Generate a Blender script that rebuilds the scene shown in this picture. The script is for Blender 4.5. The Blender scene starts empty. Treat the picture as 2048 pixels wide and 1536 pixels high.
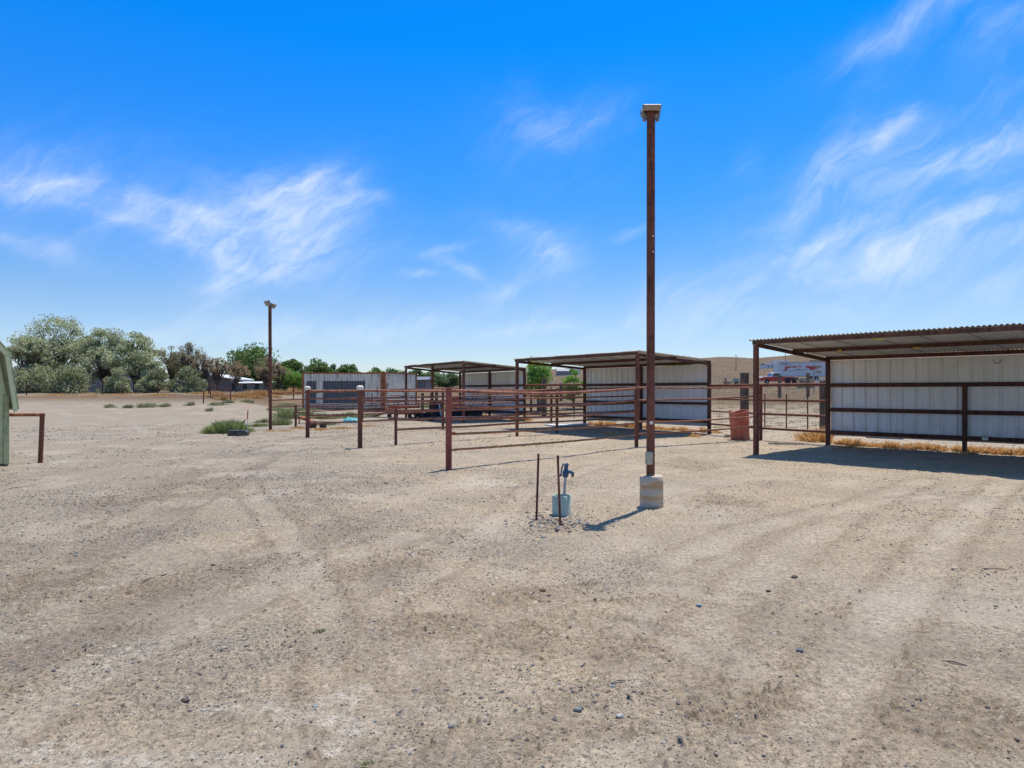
import bpy, math, random
import numpy as np
from mathutils import Vector, noise as mnoise
R = math.radians
random.seed(7); rng = np.random.default_rng(7)
scene = bpy.context.scene
col = scene.collection
# ---------------------------------------------------------------- camera
CAMH, FPX, HX, HY = 1.5, 1350.0, 1024.0, 782.0
cam_d = bpy.data.cameras.new("camera"); cam = bpy.data.objects.new("camera", cam_d); col.objects.link(cam)
cam.location = (0, 0, CAMH); cam.rotation_euler = (R(90), 0, 0)
cam_d.sensor_width = 36; cam_d.lens = FPX / 2048 * 36; cam_d.shift_y = 14 / 2048
cam_d.clip_start = 0.1; cam_d.clip_end = 9000
scene.camera = cam
# ---------------------------------------------------------------- sun, sky, exposure
SUN_EL = R(72.0); sx, sy = 0.541, 0.841
sdir = Vector((sx * math.cos(SUN_EL), sy * math.cos(SUN_EL), math.sin(SUN_EL)))
sun_d = bpy.data.lights.new("sun", 'SUN'); sun_d.energy = 3.9; sun_d.angle = R(0.53); sun_d.color = (1, 0.945, 0.85)
sun = bpy.data.objects.new("sun", sun_d); col.objects.link(sun)
sun.rotation_euler = sdir.to_track_quat('Z', 'Y').to_euler()
scene.view_settings.view_transform = 'Standard'; scene.view_settings.look = 'None'
scene.view_settings.exposure = 0.3; scene.view_settings.gamma = 1.0
scene.cycles.max_bounces = 6; scene.cycles.diffuse_bounces = 3; scene.cycles.glossy_bounces = 2

class NT:
    """small helper around a node tree"""
    def __init__(s, tree): s.t = tree; s.n = tree.nodes; s.l = tree.links
    def node(s, typ, **kw):
        n = s.n.new(typ)
        for k, v in kw.items():
            if k == 'ins':
                for a, b in v.items():
                    if isinstance(b, bpy.types.NodeSocket): s.l.new(b, n.inputs[a])
                    else: n.inputs[a].default_value = b
            else: setattr(n, k, v)
        return n
    def m(s, op, a, b=None, c=None, clamp=False):
        n = s.n.new('ShaderNodeMath'); n.operation = op; n.use_clamp = clamp
        for i, v in enumerate((a, b, c)):
            if v is None: continue
            if isinstance(v, bpy.types.NodeSocket): s.l.new(v, n.inputs[i])
            else: n.inputs[i].default_value = v
        return n.outputs[0]
    def mix(s, f, a, b, mode='MIX'):
        n = s.n.new('ShaderNodeMix'); n.data_type = 'RGBA'; n.blend_type = mode; n.clamp_factor = True
        for i, v in ((0, f), (6, a), (7, b)):
            if isinstance(v, bpy.types.NodeSocket): s.l.new(v, n.inputs[i])
            else: n.inputs[i].default_value = v if i == 0 else ((*v, 1) if len(v) == 3 else v)
        return n.outputs[2]
    def noise(s, vec, scale, detail=4, rough=0.55, dist=0.0):
        n = s.node('ShaderNodeTexNoise', ins={'Scale': scale, 'Detail': detail, 'Roughness': rough, 'Distortion': dist})
        if vec is not None: s.l.new(vec, n.inputs['Vector'])
        return n.outputs[0]
    def ramp(s, f, a, b, inv=False):
        n = s.node('ShaderNodeMapRange', interpolation_type='SMOOTHSTEP')
        n.clamp = True
        s.l.new(f, n.inputs[0]); n.inputs[1].default_value = a; n.inputs[2].default_value = b
        n.inputs[3].default_value = 1 if inv else 0; n.inputs[4].default_value = 0 if inv else 1
        return n.outputs[0]
    def mapping(s, vec, scale=(1, 1, 1), rot=(0, 0, 0), loc=(0, 0, 0)):
        n = s.node('ShaderNodeMapping'); s.l.new(vec, n.inputs[0])
        n.inputs['Scale'].default_value = scale; n.inputs['Rotation'].default_value = rot; n.inputs['Location'].default_value = loc
        return n.outputs[0]

world = bpy.data.worlds.new("World"); scene.world = world; world.use_nodes = True
w = NT(world.node_tree); w.n.clear()
sky = w.node('ShaderNodeTexSky', sky_type='NISHITA'); sky.sun_disc = False
sky.sun_elevation = SUN_EL; sky.sun_rotation = math.atan2(sx, sy)
sky.altitude = 1300; sky.air_density = 1.0; sky.dust_density = 0.6; sky.ozone_density = 2.0
tc = w.node('ShaderNodeTexCoord')
sep = w.node('ShaderNodeSeparateXYZ'); w.l.new(tc.outputs['Generated'], sep.inputs[0])
X, Y, Z = sep.outputs
az = w.m('ARCTAN2', X, Y); el = w.m('ARCSINE', Z)
# deeper blue with height in view; unseen overhead stops warmed, brightened as added fill
hs = w.node('ShaderNodeHueSaturation', ins={'Color': sky.outputs[0], 'Saturation': 1.25, 'Value': 1.0, 'Hue': 0.5})
e01 = w.node('ShaderNodeValToRGB'); w.l.new(w.m('DIVIDE', el, R(90), clamp=True), e01.inputs[0])
cr = e01.color_ramp; cr.elements[0].position = 0.0; cr.elements[0].color = (0.853, 0.853, 0.991, 1)
cr.elements[1].position = 1.0; cr.elements[1].color = (2.3, 1.9, 1.25, 1)
for p, c in ((0.08, (0.967, 0.975, 1.080)), (0.18, (0.406, 1.056, 1.560)), (0.30, (0.032, 1.121, 1.787)), (.40, (0.032, 1.121, 1.787)), (.55, (2.1, 1.8, 1.3))):
    e = cr.elements.new(p); e.color = (*c, 1)
skyc = w.mix(1.0, hs.outputs[0], e01.outputs[0], 'MULTIPLY')
cmb = w.node('ShaderNodeCombineXYZ'); w.l.new(az, cmb.inputs[0]); w.l.new(el, cmb.inputs[1])
P = cmb.outputs[0]
wn = w.node('ShaderNodeTexNoise', ins={'Scale': 5.0, 'Detail': 5.0, 'Roughness': 0.55}); w.l.new(P, wn.inputs['Vector'])
wv = w.node('ShaderNodeVectorMath', operation='SUBTRACT'); w.l.new(wn.outputs[1], wv.inputs[0]); wv.inputs[1].default_value = (0.5, 0.5, 0.5)
wv2 = w.node('ShaderNodeVectorMath', operation='SCALE'); w.l.new(wv.outputs[0], wv2.inputs[0]); wv2.inputs[3].default_value = 0.11
wv3 = w.node('ShaderNodeVectorMath', operation='ADD'); w.l.new(P, wv3.inputs[0]); w.l.new(wv2.outputs[0], wv3.inputs[1])
PW = wv3.outputs[0]
# cirrus banks: azimuth, elevation, half-extents (rad), tilt (rad), density
def azel(px, py):
    dx, dz = (px - HX) / FPX, (HY - py) / FPX
    return math.atan2(dx, 1), math.atan2(dz, math.hypot(1, dx))
CL = [(230, 425, 150, 34, -14, .75), (390, 470, 170, 36, -16, .85), (590, 415, 130, 70, 20, .85), (570, 510, 130, 52, 14, .55),
      (430, 570, 50, 45, 30, .5), (50, 470, 90, 22, -15, .45), (690, 400, 90, 22, -5, .3), (60, 350, 150, 80, 0, .36),
      (1060, 485, 100, 38, -15, .55), (1120, 530, 60, 60, 60, .4), (1010, 580, 80, 22, 20, .5), (920, 545, 60, 14, -14, .4), (840, 562, 34, 9, 0, .5),
      (895, 515, 50, 9, 14, .4), (1150, 245, 110, 45, 20, .32), (1045, 215, 40, 45, 60, .18), (1258, 472, 34, 12, 25, .4),
      (1890, 335, 80, 34, 20, .6), (2000, 300, 120, 50, 15, .42), (1640, 380, 100, 34, 32, .6), (1775, 270, 50, 16, 55, .5),
      (1900, 452, 150, 26, 16, .6), (1900, 500, 260, 40, 8, .55), (1600, 500, 150, 24, 14, .5), (1500, 560, 260, 40, 8, .38), (1980, 560, 160, 50, 0, .3),
      (1860, 45, 170, 36, 12, .55), (1990, 100, 100, 40, 20, .42), (1500, 310, 60, 30, 50, .16),
      (1750, 420, 330, 120, 15, .28), (480, 470, 330, 110, -5, .28), (1900, 260, 200, 90, 20, .2), (1750, 210, 120, 60, 50, .12), (1100, 300, 200, 90, 0, .10), (900, 650, 560, 30, 3, .30), (1500, 640, 400, 40, 4, .28), (300, 650, 500, 50, 0, .25), (1050, 655, 110, 14, 5, .35)]
acc = None
for px, py, rx, ry, rot, st in CL:
    a, e = azel(px, py)
    ca = math.cos(math.atan((px - HX) / FPX))
    mp = w.node('ShaderNodeMapping', vector_type='TEXTURE'); w.l.new(PW, mp.inputs[0])
    mp.inputs['Location'].default_value = (a, e, 0); mp.inputs['Rotation'].default_value = (0, 0, R(rot))
    mp.inputs['Scale'].default_value = (rx / FPX * ca * 1.45, ry / FPX * ca * 1.45, 1)
    ln = w.node('ShaderNodeVectorMath', operation='LENGTH'); w.l.new(mp.outputs[0], ln.inputs[0])
    g = w.m('MULTIPLY', w.m('EXPONENT', w.m('MULTIPLY', w.m('POWER', ln.outputs[1], 2.0), -2.6)), st)
    acc = g if acc is None else w.m('ADD', acc, g)
def streak(sc, rot):
    mp = w.node('ShaderNodeMapping', vector_type='TEXTURE'); w.l.new(PW, mp.inputs[0]); mp.inputs['Rotation'].default_value = (0, 0, R(rot)); mp.inputs['Scale'].default_value = (1 / sc[0], 1 / sc[1], 1); return mp.outputs[0]
w1 = w.noise(streak((6, 17), 20), 1.0, 10, 0.62, 0.5)
w2 = w.noise(streak((12, 46), 36), 1.0, 8, 0.66, 0.6)
w3 = w.noise(PW, 5.0, 9, 0.62, 0.3)
wisp = w.m('ADD', w.m('ADD', w.m('MULTIPLY', w1, 0.42), w.m('MULTIPLY', w2, 0.30)), w.m('MULTIPLY', w3, 0.28))
acc = w.m('MINIMUM', acc, 0.80)
dens = w.m('MULTIPLY', acc, w.ramp(w.m('ADD', wisp, w.m('MULTIPLY', acc, 0.06)), 0.44, 0.68))
dens = w.m('ADD', w.m('MULTIPLY', dens, 0.80), w.m('MULTIPLY', acc, 0.20), clamp=True)
dens = w.m('MINIMUM', w.m('MULTIPLY', dens, 0.82), 0.66)
cloud = w.mix(dens, skyc, (7.3, 7.8, 8.9))
bg = w.node('ShaderNodeBackground', ins={'Color': cloud, 'Strength': 0.105})
out = w.node('ShaderNodeOutputWorld'); w.l.new(bg.outputs[0], out.inputs[0])

# ---------------------------------------------------------------- terrain heights
def sstep(x, a, b):
    t = np.clip((x - a) / (b - a), 0, 1); return t * t * (3 - 2 * t)
def _hash(ix, iy, s):
    h = (ix.astype(np.int64) * 374761393 + iy.astype(np.int64) * 668265263 + s * 1442695041) & 0xffffffff
    h = ((h ^ (h >> 13)) * 1274126177) & 0xffffffff
    return ((h ^ (h >> 16)) & 0xffff) / 65535.0
def vnoise(x, y, s=0):
    ix, iy = np.floor(x), np.floor(y); fx, fy = x - ix, y - iy
    fx = fx * fx * (3 - 2 * fx); fy = fy * fy * (3 - 2 * fy)
    a = _hash(ix, iy, s); b = _hash(ix + 1, iy, s); c = _hash(ix, iy + 1, s); d = _hash(ix + 1, iy + 1, s)
    return (a * (1 - fx) + b * fx) * (1 - fy) + (c * (1 - fx) + d * fx) * fy
def fbm(x, y, s=0, o=4, g=0.5):
    v = 0; amp = 1; tot = 0
    for i in range(o):
        v = v + amp * vnoise(x, y, s + i * 17); tot += amp; amp *= g; x = x * 2.03 + 5.1; y = y * 2.03 + 1.7
    return v / tot
def cell(x, y, s=0, keep=.6):
    ix, iy = np.floor(x), np.floor(y); best = np.full(np.shape(x), 9.0)
    for a in (-1, 0, 1):
        for b in (-1, 0, 1):
            cx, cy = ix + a, iy + b; jx, jy = cx + _hash(cx, cy, s), cy + _hash(cx, cy, s + 5); on = _hash(cx, cy, s + 9) < keep
            k = .7 + .8 * _hash(cx, cy, s + 13); best = np.minimum(best, np.where(on, np.hypot(x - jx, y - jy) * k, 9.0))
    return best
def macro(x, y):
    x = np.asarray(x, float); y = np.asarray(y, float)
    yy = np.maximum(y, 0.01); u = np.where(y > 1, x / np.maximum(yy, 1), 0)
    left = np.interp(yy, [0, 38, 62, 70, 150, 300, 900, 3000], [0, 0, 1.12, 1.3, 1.9, 3, 9, 10])
    mid = np.interp(yy, [0, 28, 56, 65, 96, 150, 300, 490, 900, 1300, 3000], [0, .05, .08, .95, 1.5, 2.2, 5, 10, 22, 28, 24])
    right = np.interp(yy, [0, 23, 35, 60, 96, 150, 300, 490, 900, 1300, 3000], [0, 0, .15, .9, 2.4, 3.8, 8.6, 19.6, 50, 60, 55])
    amp = np.interp(u, [-.1, .05, .1, .2, .27, .31, .36, .45, .6], [.5, .60, .66, .80, .885, .925, .90, 1.06, 1.2])
    wl = 1 - sstep(u, -.42, -.32); wr = sstep(u, -.12, .06)
    z = left * wl + (1 - wl) * (mid * (1 - wr) + right * amp * wr)
    far = sstep(yy, 120, 500)
    z = z + far * (fbm(x / 90, yy / 90, 3, 4) - .5) * np.interp(yy, [120, 900, 3000], [0, 4, 7])
    z = z + sstep(yy, 24, 60) * (fbm(x / 7, yy / 7, 9, 3) - .5) * 0.25
    return z
def H(x, y): return float(macro(x, y))
_ds = np.concatenate([np.linspace(2, 60, 2400), np.geomspace(60, 2400, 2500)])
def G(px, py, z0=0.0):
    """point where the ground lies under a direction measured from the photograph"""
    k = (px - HX) / FPX
    h = macro(_ds * k, _ds)
    pr = HY - FPX * (h - CAMH) / _ds
    i = int(np.argmax(pr <= py)) if np.any(pr <= py) else len(_ds) - 1
    d = _ds[i]; return Vector((k * d, d, float(h[i])))

# patches and ruts of the yard, in world metres: x, y, radius x, radius y
def patch(px, py, rx, ry):
    g = G(px, py); return (g.x, g.y, rx * g.y / FPX, ry * g.y ** 2 / (CAMH * FPX))
WHITE = [patch(*p) for p in ((690, 1400, 60, 22), (720, 1460, 50, 16), (620, 1440, 110, 20), (690, 1500, 70, 15), (480, 1420, 120, 22), (60, 1510, 130, 22), (300, 1520, 200, 20),
         (720, 1375, 40, 12), (960, 968, 70, 10), (560, 985, 40, 10), (120, 925, 60, 8))]
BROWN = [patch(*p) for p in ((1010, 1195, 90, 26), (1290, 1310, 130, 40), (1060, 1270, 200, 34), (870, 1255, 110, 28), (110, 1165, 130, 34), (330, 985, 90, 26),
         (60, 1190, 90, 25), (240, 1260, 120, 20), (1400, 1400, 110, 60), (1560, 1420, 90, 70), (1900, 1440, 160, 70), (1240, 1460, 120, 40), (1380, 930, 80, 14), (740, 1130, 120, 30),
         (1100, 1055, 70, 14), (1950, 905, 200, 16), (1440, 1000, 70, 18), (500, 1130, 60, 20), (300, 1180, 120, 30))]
GRAV = [patch(*p) for p in ((800, 1150, 70, 26), (730, 1050, 110, 34), (1000, 1090, 140, 40), (560, 1130, 130, 30), (330, 1060, 120, 24), (300, 1300, 260, 60), (640, 1000, 90, 20),
        (720, 975, 110, 20), (200, 1010, 120, 20), (1230, 1150, 120, 36), (1230, 1380, 90, 40), (600, 1290, 160, 50), (600, 950, 150, 14), (400, 1400, 160, 40), (160, 860, 150, 12), (520, 905, 160, 9))]
def pline(pts, width, depth, tread, tone): 
    return ([(G(*p).x, G(*p).y) for p in pts], width, depth, tread, tone)
TRK = [pline([(1540, 1560), (1700, 1330), (1800, 1190), (1880, 1090), (1985, 985), (2060, 940)], .23, .016, 0, .75),
       pline([(760, 1560), (690, 1360), (660, 1230), (590, 1090), (500, 980), (470, 930), (560, 905), (660, 880)], .20, .010, 1, .28),
       pline([(900, 1560), (800, 1400), (760, 1230), (700, 1100), (600, 990), (560, 940), (640, 915), (760, 885)], .20, .009, 1, -.2),
       pline([(-40, 1240), (150, 1140), (330, 1040), (470, 960), (560, 905), (700, 870)], .24, .014, 1, -.7),
       pline([(-40, 1130), (160, 1045), (330, 975), (450, 915), (600, 872)], .24, .012, 1, -.55),
       pline([(-40, 985), (200, 940), (420, 905), (560, 885), (640, 868)], .20, .006, 0, .55),
       pline([(300, 900), (380, 880), (420, 862), (470, 846), (500, 830)], .18, .006, 0, .7), pline([(640, 905), (560, 900), (470, 885), (440, 865), (470, 850)], .16, .005, 0, .6),
       pline([(-20, 880), (140, 862), (330, 850), (420, 832), (480, 812)], .20, .006, 0, .7),
       pline([(600, 880), (420, 885), (300, 872), (270, 850), (330, 836), (440, 832)], .20, .006, 0, .7),
       pline([(-40, 1360), (150, 1260), (340, 1180), (520, 1115), (700, 1050)], .26, .011, 1, -.6),
       pline([(-40, 1480), (200, 1340), (420, 1230), (640, 1140), (820, 1070)], .24, .010, 1, .5),
       pline([(1180, 1560), (1260, 1400), (1400, 1260), (1560, 1120), (1720, 1010), (1850, 960)], .24, .008, 0, .5),
       pline([(840, 1560), (980, 1480), (1180, 1440), (1330, 1400), (1400, 1330), (1340, 1270), (1180, 1240)], .13, .012, 0, -.5), pline([(1400, 1560), (1560, 1440), (1720, 1360), (1900, 1330), (2060, 1340)], .16, .010, 1, -.45),
       pline([(880, 1300), (1000, 1230), (1130, 1190), (1320, 1180), (1480, 1200)], .18, .010, 0, -.35), pline([(1330, 1130), (1500, 1060), (1700, 1010), (1900, 990), (2060, 985)], .22, .006, 0, .5), pline([(780, 1200), (900, 1120), (1000, 1040), (1060, 980), (1200, 930), (1400, 905)], .2, .007, 1, .3)]
def micro(x, y, full=True):
    """ruts, clods and footprints of the trampled dirt near the camera, plus colour masks"""
    r = np.hypot(x, y); near = 1 - sstep(r, 16, 34)
    z = (fbm(x * .9, y * .9, 21, 3) - .5) * .045 + (fbm(x * 3.6, y * 3.6, 31, 4, .6) - .5) * .022
    lump = fbm(x * 13, y * 13, 41, 3, .6); z = z + (lump - .5) * .010
    rough = sstep(fbm(x * .8 + 9, y * .8, 51, 3), .42, .62)
    z = z + rough * np.maximum(fbm(x * 22, y * 22, 61, 2) - .52, 0) * .045
    white = np.zeros_like(x); brown = np.zeros_like(x); grav = np.zeros_like(x); tone = np.zeros_like(x)
    nb = (fbm(x * 2.6, y * 2.6, 71, 4, .6) - .5) * 1.8
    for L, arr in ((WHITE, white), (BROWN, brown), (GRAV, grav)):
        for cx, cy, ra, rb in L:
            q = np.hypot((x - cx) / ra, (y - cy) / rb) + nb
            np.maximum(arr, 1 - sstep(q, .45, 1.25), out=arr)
    # hoof and shovel marks where the dirt is loose
    wob = (fbm(x * 7, y * 7, 141, 2) - .5) * .5
    for sc_, kp, dep, sd_ in ((8.5, .45, .020, 151), (17., .5, .012, 161)):
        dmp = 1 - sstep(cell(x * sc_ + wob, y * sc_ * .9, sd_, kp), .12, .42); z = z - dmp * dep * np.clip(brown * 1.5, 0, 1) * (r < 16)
    clod = 1 - sstep(cell(x * 24, y * 24, 171, .22), .05, .34); loose = sstep(fbm(x * 1.5 + 3, y * 1.5, 181, 4), .45, .62); z = z + clod * .011 * np.clip(loose + brown, 0, 1) * (r < 16)
    hoof = np.abs(fbm(x * 5.5, y * 5.5, 81, 3) - .5)
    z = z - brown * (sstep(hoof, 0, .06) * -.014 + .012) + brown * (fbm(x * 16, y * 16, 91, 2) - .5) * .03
    for pts, wd, dp, tr, tn in TRK:
        best = np.full(x.shape, 1e9); along = np.zeros_like(x); s0 = 0
        for (ax, ay), (bx, by) in zip(pts[:-1], pts[1:]):
            dx, dy = bx - ax, by - ay; L2 = dx * dx + dy * dy; Ls = math.sqrt(L2)
            t = np.clip(((x - ax) * dx + (y - ay) * dy) / L2, 0, 1)
            dd = np.hypot(x - ax - t * dx, y - ay - t * dy); k = dd < best
            best = np.where(k, dd, best); along = np.where(k, s0 + t * Ls, along); s0 += Ls
        best = best + (fbm(x * 2, y * 2, 101, 2) - .5) * .12
        m = 1 - sstep(best, wd * (.55 if tr else .1), wd * (1.0 if tr else 1.35)); edge = np.exp(-((best - wd * 1.05) / (wd * .3)) ** 2)
        br = sstep(fbm(along * .7, along * 0 + tn * 9, 111, 2), .25, .55)
        if tr: z = z + m * br * .007 * np.sin(along * 62 + np.abs(best) * 26)
        z = z * (1 - .5 * m) - m * dp + edge * dp * (.6 + 1.6 * clod)
        brown = np.maximum(brown, edge * (.35 + .65 * sstep(fbm(x * 5, y * 5, 191, 3), .4, .6)) * (.55 if tr else .75) * (r < 14)); tone = tone - edge * .25 * (r < 14)
        tone = tone + m * tn * (.25 + .6 * br) * (.5 + .9 * sstep(fbm(x * 3, y * 3, 131, 3), .35, .65))
    return z * near, white * near, brown * near, grav * near, tone

# ---------------------------------------------------------------- mesh helpers
def np_mesh(name, V, F, smooth=True, colors=None, cname='Col'):
    me = bpy.data.meshes.new(name); V = np.asarray(V, np.float32); F = np.asarray(F, np.int32)
    n, k = F.shape
    me.vertices.add(len(V)); me.vertices.foreach_set('co', V.ravel())
    me.loops.add(n * k); me.loops.foreach_set('vertex_index', F.ravel())
    me.polygons.add(n); me.polygons.foreach_set('loop_start', np.arange(0, n * k, k, dtype=np.int32))
    me.polygons.foreach_set('use_smooth', np.full(n, smooth))
    if colors is not None:
        a = me.color_attributes.new(cname, 'FLOAT_COLOR', 'POINT')
        a.data.foreach_set('color', np.asarray(colors, np.float32).ravel())
    me.update(calc_edges=True); return me
def tag(o, label=None, cat=None, group=None, kind=None):
    if label: o['label'] = label
    if cat: o['category'] = cat
    if group: o['group'] = group
    if kind: o['kind'] = kind
    return o
def thing(name, loc, label, cat, group=None):
    o = bpy.data.objects.new(name, None); col.objects.link(o); o.location = loc; o.empty_display_size = .2
    o['wl'] = tuple(loc); return tag(o, label, cat, group)
def link(name, me, mat, parent=None):
    o = bpy.data.objects.new(name, me); col.objects.link(o)
    if mat is not None: me.materials.append(mat)
    if parent is not None:
        o.parent = parent
        wl = Vector(parent['wl']); me.transform(__import__('mathutils').Matrix.Translation(-wl)); o['wl'] = tuple(wl)
    else: o['wl'] = (0, 0, 0)
    return o
class MB:
    def __init__(s): s.v = []; s.f = []; s.sm = []; s.mi = []; s.cur = 0
    def add(s, vs, fs, smooth=False):
        b = len(s.v); s.v += [tuple(v) for v in vs]
        for f in fs: s.f.append(tuple(b + i for i in f)); s.sm.append(smooth); s.mi.append(s.cur)
        return s
    def tube(s, p0, p1, r, n=12, r2=None, cap=True): return s.path([p0, p1], [r, r if r2 is None else r2], n, cap)
    def path(s, pts, rr, n=12, cap=True):
        pts = [Vector(p) for p in pts]
        if not hasattr(rr, '__len__'): rr = [rr] * len(pts)
        vs = []; fs = []; prev = None
        for i, p in enumerate(pts):
            t = (pts[min(i + 1, len(pts) - 1)] - pts[max(i - 1, 0)]).normalized()
            a = prev if prev is not None else (Vector((0, 0, 1)) if abs(t.z) < .9 else Vector((1, 0, 0)))
            a = (a - t * a.dot(t)).normalized(); prev = a; b = t.cross(a)
            for k in range(n):
                q = 2 * math.pi * k / n; vs.append(p + a * (math.cos(q) * rr[i]) + b * (math.sin(q) * rr[i]))
        for i in range(len(pts) - 1):
            for k in range(n):
                k2 = (k + 1) % n; fs.append((i * n + k, i * n + k2, (i + 1) * n + k2, (i + 1) * n + k))
        s.add(vs, fs, True)
        if cap:
            m = len(pts) - 1
            s.add(vs[:n], [tuple(reversed(range(n)))]); s.add(vs[m * n:], [tuple(range(n))])
        return s
    def box(s, c, size, ax=None, up=None):
        """box at c with half-axes along ax (unit), up and their cross"""
        c = Vector(c); X = Vector(ax).normalized() if ax is not None else Vector((1, 0, 0))
        U = Vector(up) if up is not None else Vector((0, 0, 1)); U = (U - X * U.dot(X)).normalized(); Y = U.cross(X)
        h = [q / 2 for q in size]
        vs = [c + X * (a * h[0]) + Y * (b * h[1]) + U * (d * h[2]) for a in (-1, 1) for b in (-1, 1) for d in (-1, 1)]
        return s.add(vs, [(0, 1, 3, 2), (4, 6, 7, 5), (0, 4, 5, 1), (2, 3, 7, 6), (0, 2, 6, 4), (1, 5, 7, 3)])
    def beam(s, p0, p1, wd, ht, up=(0, 0, 1)):
        p0, p1 = Vector(p0), Vector(p1); return s.box((p0 + p1) / 2, ((p1 - p0).length, wd, ht), p1 - p0, up)
    def lathe(s, c, prof, n=32, ax=(0, 0, 1)):
        A = Vector(ax).normalized(); a = Vector((1, 0, 0)) if abs(A.x) < .9 else Vector((0, 1, 0)); a = (a - A * a.dot(A)).normalized(); b = A.cross(a); c = Vector(c)
        vs = [c + A * z + a * (r * math.cos(2 * math.pi * k / n)) + b * (r * math.sin(2 * math.pi * k / n)) for r, z in prof for k in range(n)]
        fs = [(i * n + k, i * n + (k + 1) % n, (i + 1) * n + (k + 1) % n, (i + 1) * n + k) for i in range(len(prof) - 1) for k in range(n)]
        return s.add(vs, fs, True)
    def prism(s, pts, off):
        """closed outline swept by off"""
        n = len(pts); pts = [Vector(p) for p in pts]; off = Vector(off)
        vs = pts + [p + off for p in pts]
        return s.add(vs, [tuple(reversed(range(n))), tuple(range(n, 2 * n))] + [(i, (i + 1) % n, n + (i + 1) % n, n + i) for i in range(n)])
    def mesh(s, name, bevel=0):
        me = bpy.data.meshes.new(name); me.from_pydata(s.v, [], s.f); me.polygons.foreach_set('use_smooth', s.sm)
        me.polygons.foreach_set('material_index', s.mi); me.update(); return me
    def build(s, name, mat, parent=None, bevel=0):
        mats = mat if isinstance(mat, (list, tuple)) else [mat]
        o = link(name, s.mesh(name), mats[0], parent)
        for m in mats[1:]: o.data.materials.append(m)
        if bevel:
            b = o.modifiers.new('bevel', 'BEVEL'); b.width = bevel; b.segments = 2; b.limit_method = 'ANGLE'
        return o

# ---------------------------------------------------------------- materials
def new_mat(name):
    m = bpy.data.materials.new(name); m.use_nodes = True; t = NT(m.node_tree); t.n.clear()
    b = t.node('ShaderNodeBsdfPrincipled'); o = t.node('ShaderNodeOutputMaterial'); t.l.new(b.outputs[0], o.inputs[0])
    tcn = t.node('ShaderNodeTexCoord'); return m, t, b, tcn.outputs['Object']
def bump(t, b, h, dist, st=1.0):
    n = t.node('ShaderNodeBump', ins={'Strength': st, 'Distance': dist, 'Height': h}); t.l.new(n.outputs[0], b.inputs['Normal'])
def simple(name, c, rough=.6, metal=0, var=.15, scale=8, dirt=None, bmp=0):
    m, t, b, P = new_mat(name)
    n = t.noise(P, scale, 6, .6); d = tuple(q * (1 - var * 2) for q in c); l = tuple(min(1, q * (1 + var)) for q in c)
    cc = t.mix(t.ramp(n, .3, .7), d, l)
    if dirt: cc = t.mix(t.m('MULTIPLY', t.ramp(t.noise(P, scale * .4, 7, .65), .48, .68), .75), cc, dirt)
    t.l.new(cc, b.inputs['Base Color']); b.inputs['Roughness'].default_value = rough; b.inputs['Metallic'].default_value = metal
    if bmp: bump(t, b, t.noise(P, scale * 5, 5), bmp)
    return m
def rust(name, a, c, hi, rough=.75):
    k_ = 1.45; a, c, hi = [tuple(q * k_ * e for q, e in zip(v_, (1.02, .90, .78))) for v_ in (a, c, hi)]
    m, t, b, P = new_mat(name)
    n1 = t.noise(P, 3.5, 8, .65, .3); n2 = t.noise(P, 28, 6, .6); n3 = t.noise(t.mapping(P, scale=(9, 9, 1.2)), 1, 6, .6)
    cc = t.mix(t.ramp(n1, .36, .64), a, c); cc = t.mix(t.m('MULTIPLY', t.ramp(n2, .5, .72), .7), cc, hi)
    cc = t.mix(t.m('MULTIPLY', t.ramp(n3, .48, .68), .7), cc, tuple(q * .42 for q in a)); cc = t.mix(t.m('MULTIPLY', t.ramp(t.noise(P, 6.5, 5, .7), .56, .70), .5), cc, (hi[0] * 1.05, hi[1] * .85, hi[2] * .6))
    t.l.new(cc, b.inputs['Base Color'])
    t.l.new(t.m('ADD', t.m('MULTIPLY', n2, .4), rough - .25), b.inputs['Roughness']); b.inputs['Metallic'].default_value = .0; b.inputs['Specular IOR Level'].default_value = .28
    bump(t, b, t.m('ADD', n2, t.noise(P, 140, 3)), .0015, .7); return m
M = {}
M['rust'] = rust('rusty_pipe', (.085, .034, .024), (.15, .062, .042), (.24, .11, .07))
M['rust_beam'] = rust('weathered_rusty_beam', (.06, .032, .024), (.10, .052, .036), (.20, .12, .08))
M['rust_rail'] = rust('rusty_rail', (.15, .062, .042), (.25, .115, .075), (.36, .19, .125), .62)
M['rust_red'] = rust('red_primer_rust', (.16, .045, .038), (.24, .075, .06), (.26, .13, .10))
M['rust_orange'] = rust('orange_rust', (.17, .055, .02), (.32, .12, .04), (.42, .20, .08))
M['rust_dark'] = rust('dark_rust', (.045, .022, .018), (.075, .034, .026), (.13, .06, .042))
M['galv'] = simple('galvanised_steel', (.36, .37, .38), .5, .35, .12, 6, (.24, .20, .17))
M['galv_pipe'] = simple('galvanised_pipe', (.42, .43, .43), .42, .5, .1, 14, (.28, .27, .25))
M['white_cap'] = simple('white_plastic', (.86, .78, .62), .6, 0, .08, 30, (.45, .38, .30))
M['black'] = simple('black_plastic', (.035, .038, .042), .5, 0, .2, 14, (.16, .14, .12))
M['dark'] = simple('dark_scrap', (.03, .03, .034), .7, .1, .3, 6, (.10, .07, .05))
M['blue'] = simple('blue_enamel', (.035, .095, .19), .5, 0, .15, 30, (.03, .04, .09))
M['brass'] = simple('old_brass', (.20, .12, .05), .45, .7, .2, 40)
M['pvc'] = simple('green_pvc', (.48, .54, .40), .5, 0, .05, 9, (.30, .36, .31))
M['box'] = simple('beige_box', (.52, .46, .32), .5, 0, .08, 22, (.30, .27, .20))
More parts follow.
